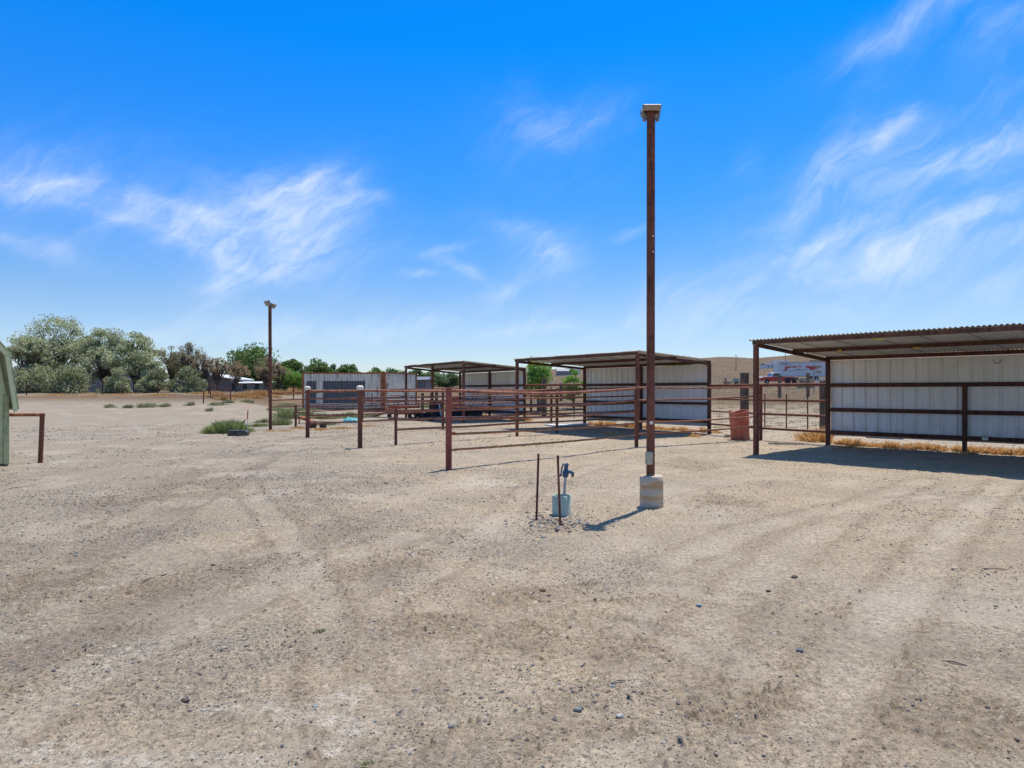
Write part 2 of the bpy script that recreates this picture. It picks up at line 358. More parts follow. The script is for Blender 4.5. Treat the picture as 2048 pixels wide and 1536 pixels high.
M['lens'] = simple('lamp_glass', (.33, .26, .17), .25, 0, .12, 30)
M['lamp_metal'] = simple('lamp_metal', (.30, .29, .27), .5, .4, .2, 25, (.16, .13, .10))
M['barrel'] = simple('terracotta_barrel', (.55, .145, .075), .65, 0, .12, 5, (.40, .19, .13), .002)
M['green'] = simple('green_siding', (.60, .62, .33), .7, 0, .06, 3, (.50, .50, .30))
M['green_trim'] = simple('green_trim', (.42, .43, .21), .7, 0, .1, 12, (.20, .20, .12))
M['shingle'] = simple('grey_shingle', (.16, .15, .13), .9, 0, .25, 16)
M['ply'] = simple('plywood', (.52, .40, .24), .8, 0, .1, 5, (.35, .27, .18))
M['lumber'] = simple('weathered_lumber', (.42, .35, .26), .85, 0, .15, 9, (.28, .22, .16))
M['post_wood'] = simple('brown_post_wood', (.26, .17, .10), .9, 0, .25, 9)
M['white'] = simple('white_paint', (.70, .70, .70), .5, 0, .05, 2, (.52, .50, .47))
M['grey'] = simple('grey_siding', (.30, .29, .28), .7, 0, .1, 2, (.22, .20, .19))
M['brownwall'] = simple('brown_siding', (.22, .19, .17), .8, 0, .1, 2)
M['roof_slate'] = simple('slate_roof', (.085, .10, .13), .8, 0, .15, 1)
M['roof_grey'] = simple('grey_roof', (.17, .19, .23), .8, 0, .15, 1)
M['roof_white'] = simple('white_roof', (.72, .72, .72), .5, 0, .05, 1)
M['truck_red'] = simple('faded_red_paint', (.62, .06, .035), .4, 0, .2, 2, (.30, .08, .05))
M['glass'] = simple('dark_glass', (.05, .065, .075), .12, 0, .1, 2)
M['tyre'] = simple('tyre', (.03, .03, .03), .9, 0, .2, 9)
M['tarp'] = simple('turquoise_tarp', (.06, .38, .42), .45, 0, .15, 8, (.25, .42, .40))
M['yellow'] = simple('yellow_tag', (.50, .34, .08), .6, 0, .1, 10)
M['redtape'] = simple('red_tape', (.55, .04, .02), .5, 0, .1, 20)
M['trailer_mark'] = simple('dark_lettering', (.06, .06, .07), .6, 0, .1, 4)
M['wire'] = simple('fence_wire', (.20, .19, .18), .5, .5, .1, 4)
M['insul'] = simple('straw_clutter', (.45, .40, .33), .8, 0, .2, 30)

def wood_tie():
    m, t, b, P = new_mat('railroad_tie')
    n = t.noise(t.mapping(P, scale=(22, 22, 1.6)), 1, 7, .7, .4); c = t.mix(t.ramp(n, .35, .65), (.035, .024, .018), (.16, .115, .08))
    t.l.new(c, b.inputs['Base Color']); b.inputs['Roughness'].default_value = .9; bump(t, b, n, .02); return m
M['tie'] = wood_tie()
def panel_mat():
    m, t, b, P = new_mat('white_steel_panel')
    s1 = t.noise(t.mapping(P, scale=(14, 14, .35)), 1, 7, .7); s2 = t.noise(P, 1.3, 4, .6); s3 = t.noise(t.mapping(P, scale=(40, 40, 1.4)), 1, 5, .6)
    c = t.mix(t.ramp(s1, .4, .75), (.80, .79, .75), (.70, .69, .66)); c = t.mix(t.m('MULTIPLY', t.ramp(s2, .4, .75), .35), c, (.62, .58, .50))
    c = t.mix(t.m('MULTIPLY', t.ramp(s3, .63, .74), .55), c, (.22, .18, .15))
    spz = t.node('ShaderNodeSeparateXYZ'); t.l.new(P, spz.inputs[0]); splash = t.m('MULTIPLY', t.ramp(t.m('ADD', spz.outputs[2], t.m('MULTIPLY', t.noise(P, 3.5, 6, .7), 1.1)), 1.25, .65), .6); c = t.mix(splash, c, (.40, .34, .27))
    rr_ = t.m('MULTIPLY', t.ramp(t.noise(t.mapping(P, scale=(18, 18, .8)), 1, 6, .65), .64, .70), t.ramp(t.noise(P, .9, 3), .5, .6)); c = t.mix(t.m('MULTIPLY', rr_, .6), c, (.30, .15, .08))
    t.l.new(c, b.inputs['Base Color']); b.inputs['Roughness'].default_value = .5; return m
M['panel'] = panel_mat()
def under_mat():
    m, t, b, P = new_mat('roof_sheet')
    n = t.noise(P, 2.2, 6, .6); n2 = t.noise(P, 22, 5, .6)
    c = t.mix(t.ramp(n, .35, .7), (.74, .72, .67), (.62, .60, .55)); c = t.mix(t.m('MULTIPLY', t.ramp(n2, .6, .8), .4), c, (.24, .15, .10))
    t.l.new(c, b.inputs['Base Color']); b.inputs['Roughness'].default_value = .55; return m
M['sheet'] = under_mat()
def container_mat(name, patches):
    """off-white painted corrugated steel, rust runs, repainted grey-blue rectangles (object metres, x along face)"""
    m, t, b, P = new_mat(name)
    sp = t.node('ShaderNodeSeparateXYZ'); t.l.new(P, sp.inputs[0])
    c = t.mix(t.ramp(t.noise(P, 1.1, 5), .35, .7), (.80, .73, .60), (.68, .63, .53))
    for x0, x1, z0, z1 in patches:
        f = t.m('MULTIPLY', t.m('MULTIPLY', t.m('GREATER_THAN', sp.outputs[0], x0), t.m('LESS_THAN', sp.outputs[0], x1)), t.m('MULTIPLY', t.m('GREATER_THAN', sp.outputs[2], z0), t.m('LESS_THAN', sp.outputs[2], z1)))
        c = t.mix(f, c, (.125, .135, .145))
    r1 = t.noise(t.mapping(P, scale=(7, 7, .5)), 1, 8, .7, .3); r2 = t.noise(t.mapping(P, scale=(2.2, 2.2, 1.4)), 1, 4)
    c = t.mix(t.m('MULTIPLY', t.ramp(r1, .52, .62), t.ramp(r2, .40, .56)), c, (.13, .05, .025))
    c = t.mix(t.m('MULTIPLY', t.ramp(t.noise(P, 7, 6, .7), .59, .66), .85), c, (.07, .04, .03))
    t.l.new(c, b.inputs['Base Color']); b.inputs['Roughness'].default_value = .6; return m
M['cont_a'] = container_mat('container_paint_patched', ((.35, 1.05, .5, 2.22), (1.55, 4.75, .55, 2.22)))
M['cont_b'] = container_mat('container_paint_rusty', ())
def base_mat():
    m, t, b, P = new_mat('stained_concrete')
    sp = t.node('ShaderNodeSeparateXYZ'); t.l.new(P, sp.inputs[0])
    k = t.m('ADD', t.m('MULTIPLY', sp.outputs[2], 9), t.m('MULTIPLY', t.noise(P, 5, 4), 1.6)); k = t.m('ADD', k, t.m('MULTIPLY', sp.outputs[0], -3.5))
    f = t.m('PINGPONG', k, .9); c = t.mix(t.ramp(f, .2, .6), (.62, .49, .33), (.52, .45, .35))
    c = t.mix(t.m('MULTIPLY', t.ramp(t.noise(t.mapping(P, scale=(1.2, 1.2, 11), rot=(0, .22, 0)), 1.9, 4), .50, .56), .8), c, (.52, .29, .12))
    t.l.new(c, b.inputs['Base Color']); b.inputs['Roughness'].default_value = .85; bump(t, b, t.noise(P, 60, 5), .004); return m
M['conc'] = base_mat()
def leaf_mat(name, rough=.75, trans=.35):
    m = bpy.data.materials.new(name); m.use_nodes = True; t = NT(m.node_tree); t.n.clear()
    a = t.node('ShaderNodeVertexColor', layer_name='Col'); b = t.node('ShaderNodeBsdfPrincipled'); t.l.new(a.outputs[0], b.inputs['Base Color']); b.inputs['Roughness'].default_value = rough
    tr = t.node('ShaderNodeBsdfTranslucent'); t.l.new(a.outputs[0], tr.inputs[0])
    mx = t.node('ShaderNodeMixShader'); mx.inputs[0].default_value = trans; t.l.new(b.outputs[0], mx.inputs[1]); t.l.new(tr.outputs[0], mx.inputs[2])
    o = t.node('ShaderNodeOutputMaterial'); t.l.new(mx.outputs[0], o.inputs[0]); return m
M['leaf'] = leaf_mat('leaves'); M['stone'] = leaf_mat('pebbles', .85, 0.0)
M['bark'] = simple('bark', (.12, .09, .07), .9, 0, .25, 6)

def ground_mat():
    m, t, b, P = new_mat('dry_dirt')
    a = t.node('ShaderNodeVertexColor', layer_name='Mask'); sp = t.node('ShaderNodeSeparateColor'); t.l.new(a.outputs[0], sp.inputs[0])
    at = t.node('ShaderNodeAttribute', attribute_name='Tone'); T = at.outputs['Fac']
    af = t.node('ShaderNodeAttribute', attribute_name='Far'); FAR = af.outputs['Fac']
    big = t.noise(P, .35, 5, .6, .3); med = t.noise(P, 2.2, 7, .65, .2); fine = t.noise(P, 26, 8, .72); grit = t.noise(P, 110, 5, .8)
    c = t.mix(t.ramp(big, .32, .68), (.425, .355, .27), (.48, .375, .26))
    c = t.mix(t.m('MULTIPLY', t.ramp(med, .42, .70), .5), c, (.56, .46, .335))
    c = t.mix(t.m('MULTIPLY', t.ramp(t.noise(P, 4.7, 7, .7), .5, .72), .5), c, (.33, .27, .21))
    pbk = t.ramp(t.noise(P, 3.2, 8, .75, .4), .38, .66)
    c = t.mix(t.m('MULTIPLY', t.m('MULTIPLY', sp.outputs[2], pbk), .5), c, (.31, .275, .235))
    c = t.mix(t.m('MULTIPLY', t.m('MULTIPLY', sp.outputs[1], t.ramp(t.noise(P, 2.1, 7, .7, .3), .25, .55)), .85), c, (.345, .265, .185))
    wf = t.m('MULTIPLY', sp.outputs[0], t.ramp(t.noise(P, 9, 9, .75), .36, .66)); c = t.mix(t.m('MULTIPLY', wf, .6), c, (.76, .70, .62))
    c = t.mix(t.m('MULTIPLY', t.m('MAXIMUM', T, 0.0), .62), c, (.57, .49, .39)); c = t.mix(t.m('MULTIPLY', t.m('MAXIMUM', t.m('MULTIPLY', T, -1), 0.0), .9), c, (.285, .22, .16))
    # grain
    g = t.m('ADD', t.m('MULTIPLY', fine, .55), t.m('MULTIPLY', grit, .45))
    gm = t.node('ShaderNodeMapRange'); t.l.new(g, gm.inputs[0]); gm.inputs[1].default_value = .36; gm.inputs[2].default_value = .64; gm.inputs[3].default_value = .30; gm.inputs[4].default_value = 1.62
    c = t.mix(1.0, c, gm.outputs[0], 'MULTIPLY')
    # small embedded pebbles
    bmps = g
    for sc, th, amt in ((38, .28, 1), (60, .34, 1), (95, .36, 1), (16, .17, 1), (7, .13, 1)):
        v = t.node('ShaderNodeTexVoronoi', ins={'Scale': float(sc), 'Randomness': 1.0}); t.l.new(P, v.inputs['Vector'])
        cs = t.node('ShaderNodeSeparateColor'); t.l.new(v.outputs['Color'], cs.inputs[0])
        on = t.m('MULTIPLY', t.m('LESS_THAN', v.outputs['Distance'], th), t.m('LESS_THAN', cs.outputs[0], t.m('ADD', .30, t.m('MULTIPLY', sp.outputs[2], .3))))
        pc = t.mix(t.m('GREATER_THAN', cs.outputs[1], .72), t.mix(cs.outputs[2], (.10, .082, .066), (.24, .205, .17)), (.70, .63, .52))
        c = t.mix(t.m('MULTIPLY', on, t.m('MULTIPLY', t.m('SUBTRACT', 1.0, FAR), .75)), c, pc)
        bmps = t.m('ADD', bmps, t.m('MULTIPLY', on, t.m('SUBTRACT', th, v.outputs['Distance'])))
    # dry hills and range beyond the yard: bare tan earth and sage dots
    f1 = t.noise(P, .012, 6, .6); f2 = t.noise(P, .35, 6, .7); f3 = t.noise(P, 1.6, 4, .7)
    fc = t.mix(t.ramp(f1, .35, .65), (.30, .225, .145), (.26, .20, .14)); fc = t.mix(t.ramp(f2, .45, .66), fc, (.36, .28, .18))
    fc = t.mix(t.m('MULTIPLY', t.ramp(f3, .52, .62), .6), fc, (.17, .14, .095)); fc = t.mix(t.m('MULTIPLY', t.ramp(t.noise(P, .9, 5, .7), .55, .66), .5), fc, (.19, .17, .115))
    spp = t.node('ShaderNodeSeparateXYZ'); t.l.new(P, spp.inputs[0])
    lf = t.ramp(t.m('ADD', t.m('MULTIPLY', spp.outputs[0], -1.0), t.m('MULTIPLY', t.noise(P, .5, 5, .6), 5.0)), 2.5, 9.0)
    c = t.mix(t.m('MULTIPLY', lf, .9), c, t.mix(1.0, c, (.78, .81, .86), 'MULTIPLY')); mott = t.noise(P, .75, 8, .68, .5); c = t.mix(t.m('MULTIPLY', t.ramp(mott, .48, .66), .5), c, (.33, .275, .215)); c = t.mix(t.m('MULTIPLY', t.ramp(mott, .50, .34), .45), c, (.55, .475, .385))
    c = t.mix(1.0, c, (.90, .874, .848), 'MULTIPLY'); fc = t.mix(t.m('MULTIPLY', t.ramp(t.noise(P, .06, 7, .72), .42, .60), .65), fc, (.19, .145, .095)); fc = t.mix(t.m('MULTIPLY', t.ramp(t.noise(P, .22, 6, .75), .52, .60), .55), fc, (.13, .11, .075)); fc = t.mix(1.0, fc, (.70, .60, .52), 'MULTIPLY')
    c = t.mix(FAR, c, fc)
    t.l.new(c, b.inputs['Base Color']); b.inputs['Roughness'].default_value = .95; b.inputs['Specular IOR Level'].default_value = .15
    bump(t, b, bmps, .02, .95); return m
M['ground'] = ground_mat()

# ---------------------------------------------------------------- ground sheet
def build_ground():
    fine = np.linspace(-R(41), R(41), 900); rest = np.linspace(R(41), 2 * math.pi - R(41), 50)[1:-1]
    th = np.concatenate([fine, rest]); rr = np.concatenate([[.05, .5, 1.2, 1.8], np.geomspace(2.3, 30, 640), np.geomspace(30, 3000, 260)[1:]])
    TH, RR = np.meshgrid(th, rr); x = (np.sin(TH) * RR); y = (np.cos(TH) * RR)
    z = macro(x, y); mz, wt, br, gr, tn = micro(x, y); inner = RR < 40
    z = z + np.where(inner, mz, 0)
    nr, nt = RR.shape; idx = np.arange(nr * nt).reshape(nr, nt); nx = np.roll(idx, -1, axis=1)
    F = np.stack([idx[:-1], idx[1:], nx[1:], nx[:-1]], -1).reshape(-1, 4)
    V = np.stack([x, y, z], -1).reshape(-1, 3)
    V = np.vstack([V, [[0, 0, 0]]]); c = len(V) - 1
    far = sstep(y, 26, 60) * sstep(x / np.maximum(y, 1), -.12, -.02) + sstep(y, 48, 60) * (1 - .6 * (sstep(y, 61, 63) - sstep(y, 69, 71))); far = np.clip(far, 0, 1)
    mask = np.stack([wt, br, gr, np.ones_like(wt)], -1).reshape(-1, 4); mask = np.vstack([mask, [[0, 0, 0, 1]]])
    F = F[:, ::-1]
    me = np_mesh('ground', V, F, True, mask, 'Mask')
    for nm, arr in (('Tone', tn), ('Far', far)):
        a = me.attributes.new(nm, 'FLOAT', 'POINT'); a.data.foreach_set('value', np.append(arr.ravel(), 0).astype(np.float32))
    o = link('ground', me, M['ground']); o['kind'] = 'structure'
build_ground()
def HG(x, y):
    a = np.array([float(x)]); b = np.array([float(y)]); return float(macro(a, b)[0] + micro(a, b)[0][0])

# ---------------------------------------------------------------- loose gravel and pebbles (uncountable)
ico_v = []; ph = (1 + 5 ** .5) / 2
for a in (-1, 1):
    for b_ in (-ph, ph): ico_v += [(0, a, b_), (a, b_, 0), (b_, 0, a)]
ico_v = np.array(ico_v, float); ico_v /= np.linalg.norm(ico_v[0])
def _ico_faces():
    f = []
    for i in range(12):
        for j in range(i + 1, 12):
            for k in range(j + 1, 12):
                d = [np.linalg.norm(ico_v[p] - ico_v[q]) for p, q in ((i, j), (j, k), (i, k))]
                if max(d) < 1.1:
                    n = np.cross(ico_v[j] - ico_v[i], ico_v[k] - ico_v[i]); f.append((i, j, k) if n.dot(ico_v[i]) > 0 else (i, k, j))
    return np.array(f)
ico_f = _ico_faces()
def stones(name, x, y, r, cols, z=None, flat=.62):
    n = len(x); tv = ico_v[None] * (1 + (rng.random((n, 12, 1)) - .5) * .55)
    sc = np.stack([r * (.8 + .6 * rng.random(n)), r * (.7 + .4 * rng.random(n)), r * flat * (.7 + .5 * rng.random(n))], -1)[:, None, :]
    tv = tv * sc; a = rng.random(n) * 2 * math.pi; ca, sa = np.cos(a)[:, None], np.sin(a)[:, None]
    vx = tv[..., 0] * ca - tv[..., 1] * sa + x[:, None]; vy = tv[..., 0] * sa + tv[..., 1] * ca + y[:, None]
    if z is None: z = macro(x, y) + micro(x, y)[0]
    vz = tv[..., 2] + (z + r * flat * .25)[:, None]
    V = np.stack([vx, vy, vz], -1).reshape(-1, 3); F = (ico_f[None] + (np.arange(n) * 12)[:, None, None]).reshape(-1, 3)
    C = np.repeat(np.hstack([cols, np.ones((n, 1))]), 12, 0)
    return np_mesh(name, V, F, False, C)
PAL = np.array([(.15, .135, .125), (.22, .20, .185), (.20, .145, .11), (.34, .27, .21), (.42, .34, .26), (.58, .53, .46), (.20, .225, .235), (.12, .09, .075)])
def scatter(n, d0, d1, rmin, rmax, pw, half=R(38.5), bias=True):
    d = np.sqrt(d0 ** 2 + (d1 ** 2 - d0 ** 2) * rng.random(n)); a = (rng.random(n) * 2 - 1) * half
    x, y = d * np.sin(a), d * np.cos(a)
    if bias:
        _, wt, br, gr, tn = micro(x, y); dens = .10 + .85 * sstep(fbm(x * 1.1, y * 1.1, 5, 4), .44, .66) + .9 * gr + .35 * br - .5 * np.maximum(tn, 0) * 2
        dens = np.where(x > 1.0, dens * .55, dens); k = rng.random(n) < dens; x, y = x[k], y[k]
    n = len(x); r = rmin + (rmax - rmin) * rng.random(n) ** pw
    c = PAL[rng.choice(8, n, p=[.19, .17, .19, .13, .10, .06, .06, .10])] * (.65 + .3 * rng.random((n, 1)))
    return x, y, r, c
parts = [scatter(60000, 2.4, 9, .0018, .0065, 2.2), scatter(20000, 2.4, 13, .0045, .013, 2.6), scatter(500, 2.6, 14, .010, .019, 3), scatter(34000, 9, 18, .005, .014, 2.3), scatter(22000, 18, 34, .009, .028, 2.2)]
# heap of pebbles around the hydrant stakes
gx = rng.normal(.62, .28, 900) - .1; gy = rng.normal(7.75, .28, 900); parts.append((gx, gy, .004 + .018 * rng.random(900) ** 3, PAL[rng.integers(0, 8, 900)]))
x, y, r, c = [np.concatenate([p[i] for p in parts]) for i in range(4)]
o = link('gravel', stones('gravel', x, y, r, c), M['stone']); tag(o, 'loose gravel and small pebbles strewn over the dirt yard', 'gravel', kind='stuff')
# notable stones, each a thing
_S = .55
for px, py, r, c, lb in ((370, 1404, .033, (.13, .08, .07), 'dark red-brown stone at lower left of the dirt yard, biggest one there'),
        (1909, 1141, .045, (.60, .50, .38), 'pale tan chunk of rock alone on the far right of the yard'),
        (1589, 1158, .042, (.14, .115, .08), 'dark brown oval stone right of the yard centre'),
        (1599, 1309, .036, (.14, .17, .18), 'blue-grey stone beside the smooth wheel rut'),
        (1155, 1420, .030, (.20, .21, .20), 'upright grey-green pebble near the bottom centre'),
        (1240, 1428, .030, (.45, .44, .40), 'flat light grey pebble near the bottom centre'),
        (630, 1416, .024, (.26, .32, .34), 'smooth blue-grey pebble beside the white dirt patch'),
        (1398, 1216, .034, (.32, .38, .40), 'flat pale blue stone in the middle of the yard'),
        (1537, 1184, .030, (.13, .09, .06), 'small dark brown stone left of the dark oval stone'),
        (1085, 1185, .036, (.26, .16, .09), 'brown clod lying on the loose brown dirt'),
        (906, 1453, .034, (.34, .32, .28), 'round grey stone near the bottom left of centre'),
        (1255, 1201, .028, (.48, .44, .36), 'whitish round pebble beside the sparse weeds')):
    r *= _S; g = G(px, py); z = HG(g.x, g.y)
    bm_ = MB(); n1, n2 = 14, 9; vs = []
    for i in range(n2):
        for j in range(n1):
            a, e = 2 * math.pi * j / n1, math.pi * (i / (n2 - 1) - .5); p = Vector((math.cos(a) * math.cos(e), math.sin(a) * math.cos(e), math.sin(e)))
            k = 1 + .35 * mnoise.noise(p * 1.3 + Vector((px * .1, py * .1, 0))) + .1 * mnoise.noise(p * 4)
            vs.append((g.x + p.x * r * 1.15 * k, g.y + p.y * r * .9 * k, z + r * .3 + p.z * r * .62 * k))
    bm_.add(vs, [(i * n1 + j, i * n1 + (j + 1) % n1, (i + 1) * n1 + (j + 1) % n1, (i + 1) * n1 + j) for i in range(n2 - 1) for j in range(n1)], True)
    o = bm_.build('stone', simple('stone_tone', c, .85, 0, .2, 60, None, .002)); tag(o, lb, 'stone')

# ---------------------------------------------------------------- pipe fences
def post_geo(mb, x, y, h, r, lean=(0, 0), n=14):
    z = H(x, y) - .25; mb.tube((x, y, z), (x + lean[0], y + lean[1], H(x, y) + h), r, n)
def rail_path(a, b, za, zb, sag=0, k=10, wob=.0):
    a, b = Vector(a), Vector(b); out = []
    for i in range(k + 1):
        t = i / k; out.append((a.x + (b.x - a.x) * t, a.y + (b.y - a.y) * t, za + (zb - za) * t - sag * 4 * t * (1 - t) + wob * math.sin(t * 9 + za * 7)))
    return out
def fence(name, posts, rails, label, r_post=.05, group='rusty pipe fences of the horse pens', mat='rust', rmat='rust_rail'):
    rails = [(a_, b_, c_ + random.uniform(-.012, .012), d_ + random.uniform(-.012, .012), e_, f_ + random.uniform(0, .022)) for a_, b_, c_, d_, e_, f_ in rails]
    """posts: (x, y, height, radius, material); rails: (pts2d start, end, z start, z end, radius, sag)"""
    x, y = posts[0][:2]; t = thing(name, (x, y, H(x, y)), label, 'fence', group)
    for p in posts:
        mb = MB(); post_geo(mb, p[0], p[1], p[2], p[3] if len(p) > 3 else r_post, p[5] if len(p) > 5 else (0, 0)); mb.build('post', M[p[4] if len(p) > 4 else mat], t)
    for a, b, za, zb, r, sag in rails:
        mb = MB(); mb.path(rail_path(a, b, H(*a) + za, H(*b) + zb, sag, wob=random.uniform(-.006, .006)), r, 10); mb.build('rail', M[rmat], t)
    return t
P1, P2, P3, P4, P6 = (-6.39, 21.1), (-3.93, 17.46), (-1.2, 12.8), (3.3, 17.9), (7.63, 20.7)
# nearest dividing fence, red post to the back
f = fence('pipe_fence', [(*P3, 1.545, .059, 'rust_red'), (*P4, 1.60, .053, 'rust')],
      [(P3, P4, a, b, r, s) for a, b, r, s in ((1.49, 1.58, .034, .07), (1.195, 1.26, .024, .05), (.955, .94, .024, .03), (.66, .65, .024, .02), (.36, .33, .022, .02))],
      'nearest pen fence of five sagging rails running back from the faded red post')
M['rust_orange_rail'] = rust('orange_rusty_rail', (.20, .10, .055), (.33, .17, .09), (.42, .25, .14))
for c_ in [q_ for q_ in f.children if q_.name.startswith('rail')][-2:]: c_.data.materials[0] = M['rust_orange_rail']
mb = MB(); mb.tube((P3[0] + .04, P3[1] - .02, .70), (P3[0] + .135, P3[1] - .02, .70), .034, 14); mb.build('pipe_stub', M['rust_red'], f)
fence('pipe_fence', [(*P6, 1.64, .05)], [(P4, P6, a, b, .024, s) for a, b, s in ((1.58, 1.63, 0), (1.26, 1.36, .03), (.68, .73, .04), (.36, .44, .03))],
      'four-rail fence stretch passing behind the tall pole to the red barrel')
# second dividing fence
e2 = (1.6, 24.05); s2 = (-3.16, 18.36)
def onl(a, d, t): return (a[0] + d[0] * t, a[1] + d[1] * t)
m2 = onl(P2, (.65, .76), 6.3); W2 = (4.9, 26.1)
F2 = fence('pipe_fence', [(*P2, 1.53, .062), (*s2, .98, .04), (*m2, 1.5, .05), (*e2, 1.5, .05)],
      [(P2, m2, 1.48, 1.5, .032, .01), (m2, e2, 1.5, 1.55, .03, 0), (e2, W2, 1.55, 1.6, .03, 0), (P2, m2, 1.22, 1.24, .03, .02), (m2, W2, 1.24, 1.3, .026, 0), (P2, m2, .95, .97, .036, .01), (m2, W2, .97, 1.0, .028, 0),
       (s2, m2, .68, .70, .026, 0), (m2, W2, .70, .72, .026, 0), (s2, m2, .41, .42, .032, 0), (m2, W2, .42, .44, .028, 0)],
      'middle pen fence with a low stub post, running back from the second white-capped post')
# third dividing fence
m3 = (-2.62, 25.6); e3 = (.2, 26.9)
L2 = (.2, 26.6)
F3 = fence('pipe_fence', [(*P1, 1.53, .062), (*m3, 1.55, .05)],
      [(P1, m3, a, a + .02, r, .015) for a, r in ((1.48, .034), (1.22, .026), (.96, .028), (.70, .026), (.44, .028))] + [(m3, L2, a, a + .05, .026, 0) for a in (1.5, 1.24, .98, .72, .46)],
      'far pen fence of five straight rails running back from the leftmost white-capped post')
for (x, y), lb, fz in ((P1, 'white rag cap on top of the leftmost capped fence post', F3), (P2, 'white rag cap on top of the fence post nearer the camera', F2)):
    mb = MB(); vs = []; n1 = 14
    prof = [(.0, .055), (.045, .062), (.082, .04), (.09, .0), (.084, -.04), (.068, -.052)]
    for r0, z0 in prof:
        for k in range(n1):
            a = 2 * math.pi * k / n1; q = 1 + .12 * math.sin(k * 2.3 + z0 * 40 + x); vs.append((x + r0 * q * math.cos(a), y + r0 * q * math.sin(a), H(x, y) + 1.545 + z0 + .008 * math.sin(k * 1.7)))
    mb.add(vs, [(i * n1 + k, (i + 1) * n1 + k, (i + 1) * n1 + (k + 1) % n1, i * n1 + (k + 1) % n1) for i in range(len(prof) - 1) for k in range(n1)], True)
    mb.build('post_cap', M['white_cap'], [c_ for c_ in fz.children if c_.name.startswith('post')][0])
# left outer fence from the light pole to the far shelter
LP = (-9.16, 25.6); L3 = (-5.76, 36.7); sd = (.293, .956)
s3 = onl(LP, sd, 1.6); m4 = onl(LP, sd, 6.9)
fence('pipe_fence', [(*s3, .9, .045), (*m4, 1.5, .05)],
      [(LP, m4, z, z + .02, .026, .0) for z in (1.40, 1.12, .87)] + [(s3, m4, z, z, .024, 0) for z in (.60, .34)] + [(m4, L3, z, z, .024, 0) for z in (1.42, 1.14, .87, .6, .34)],
      'outer fence running back from the distant light pole past the junk', rmat='rust')
# back fence between the shelters
B2, R2_, B3, R3 = (3.05, 28.7), (6.86, 23.4), (-2.96, 38.4), (.6, 32.4)
Bk = (8.78, 18.75); zb = (1.68, 1.22, .80, .36)
fence('pipe_fence', [], [(R2_, P6, z, z, r, 0) for z, r in zip(zb, (.045, .026, .026, .032))] + [(P6, Bk, z, z, r, 0) for z, r in zip(zb, (.045, .03, .03, .032))],
      'back fence between the middle shelter and the right shelter, behind the red barrel', rmat='rust') if False else None
def back(a, b, label, zs, extra=()):
    x, y = a; t = thing('pipe_fence', (x, y, H(x, y)), label, 'fence', 'rusty pipe fences of the horse pens')
    for q in extra:
        mb = MB(); post_geo(mb, *q, 1.6, .055); mb.build('post', M['rust'], t)
    for z, r in zs:
        mb = MB(); mb.path(rail_path(a, b, H(*a) + z, H(*b) + z, 0), r, 10); mb.build('rail', M['rust'], t)
back(R2_, P6, 'short back fence between the middle shelter and the post behind the red barrel', list(zip(zb, (.045, .026, .026, .032))))
back(P6, Bk, 'back fence with straight rails left of the right shelter wall', list(zip(zb, (.05, .034, .034, .036))))
back(R3, B2, 'back fence between the far shelter and the middle shelter', list(zip((1.72, 1.2, .8, .4), (.05, .026, .026, .03))), [(1.78, 30.55)])
back(L2, B2, 'side rails along the open left side of the middle shelter', [(1.45, .03), (1.18, .028), (.92, .03), (.66, .026), (.40, .03)])
back(B3, (-9.0, 49.5), 'low back fence left of the far shelter', [(1.55, .05), (1.1, .03)], [(-5.0, 42.2)])

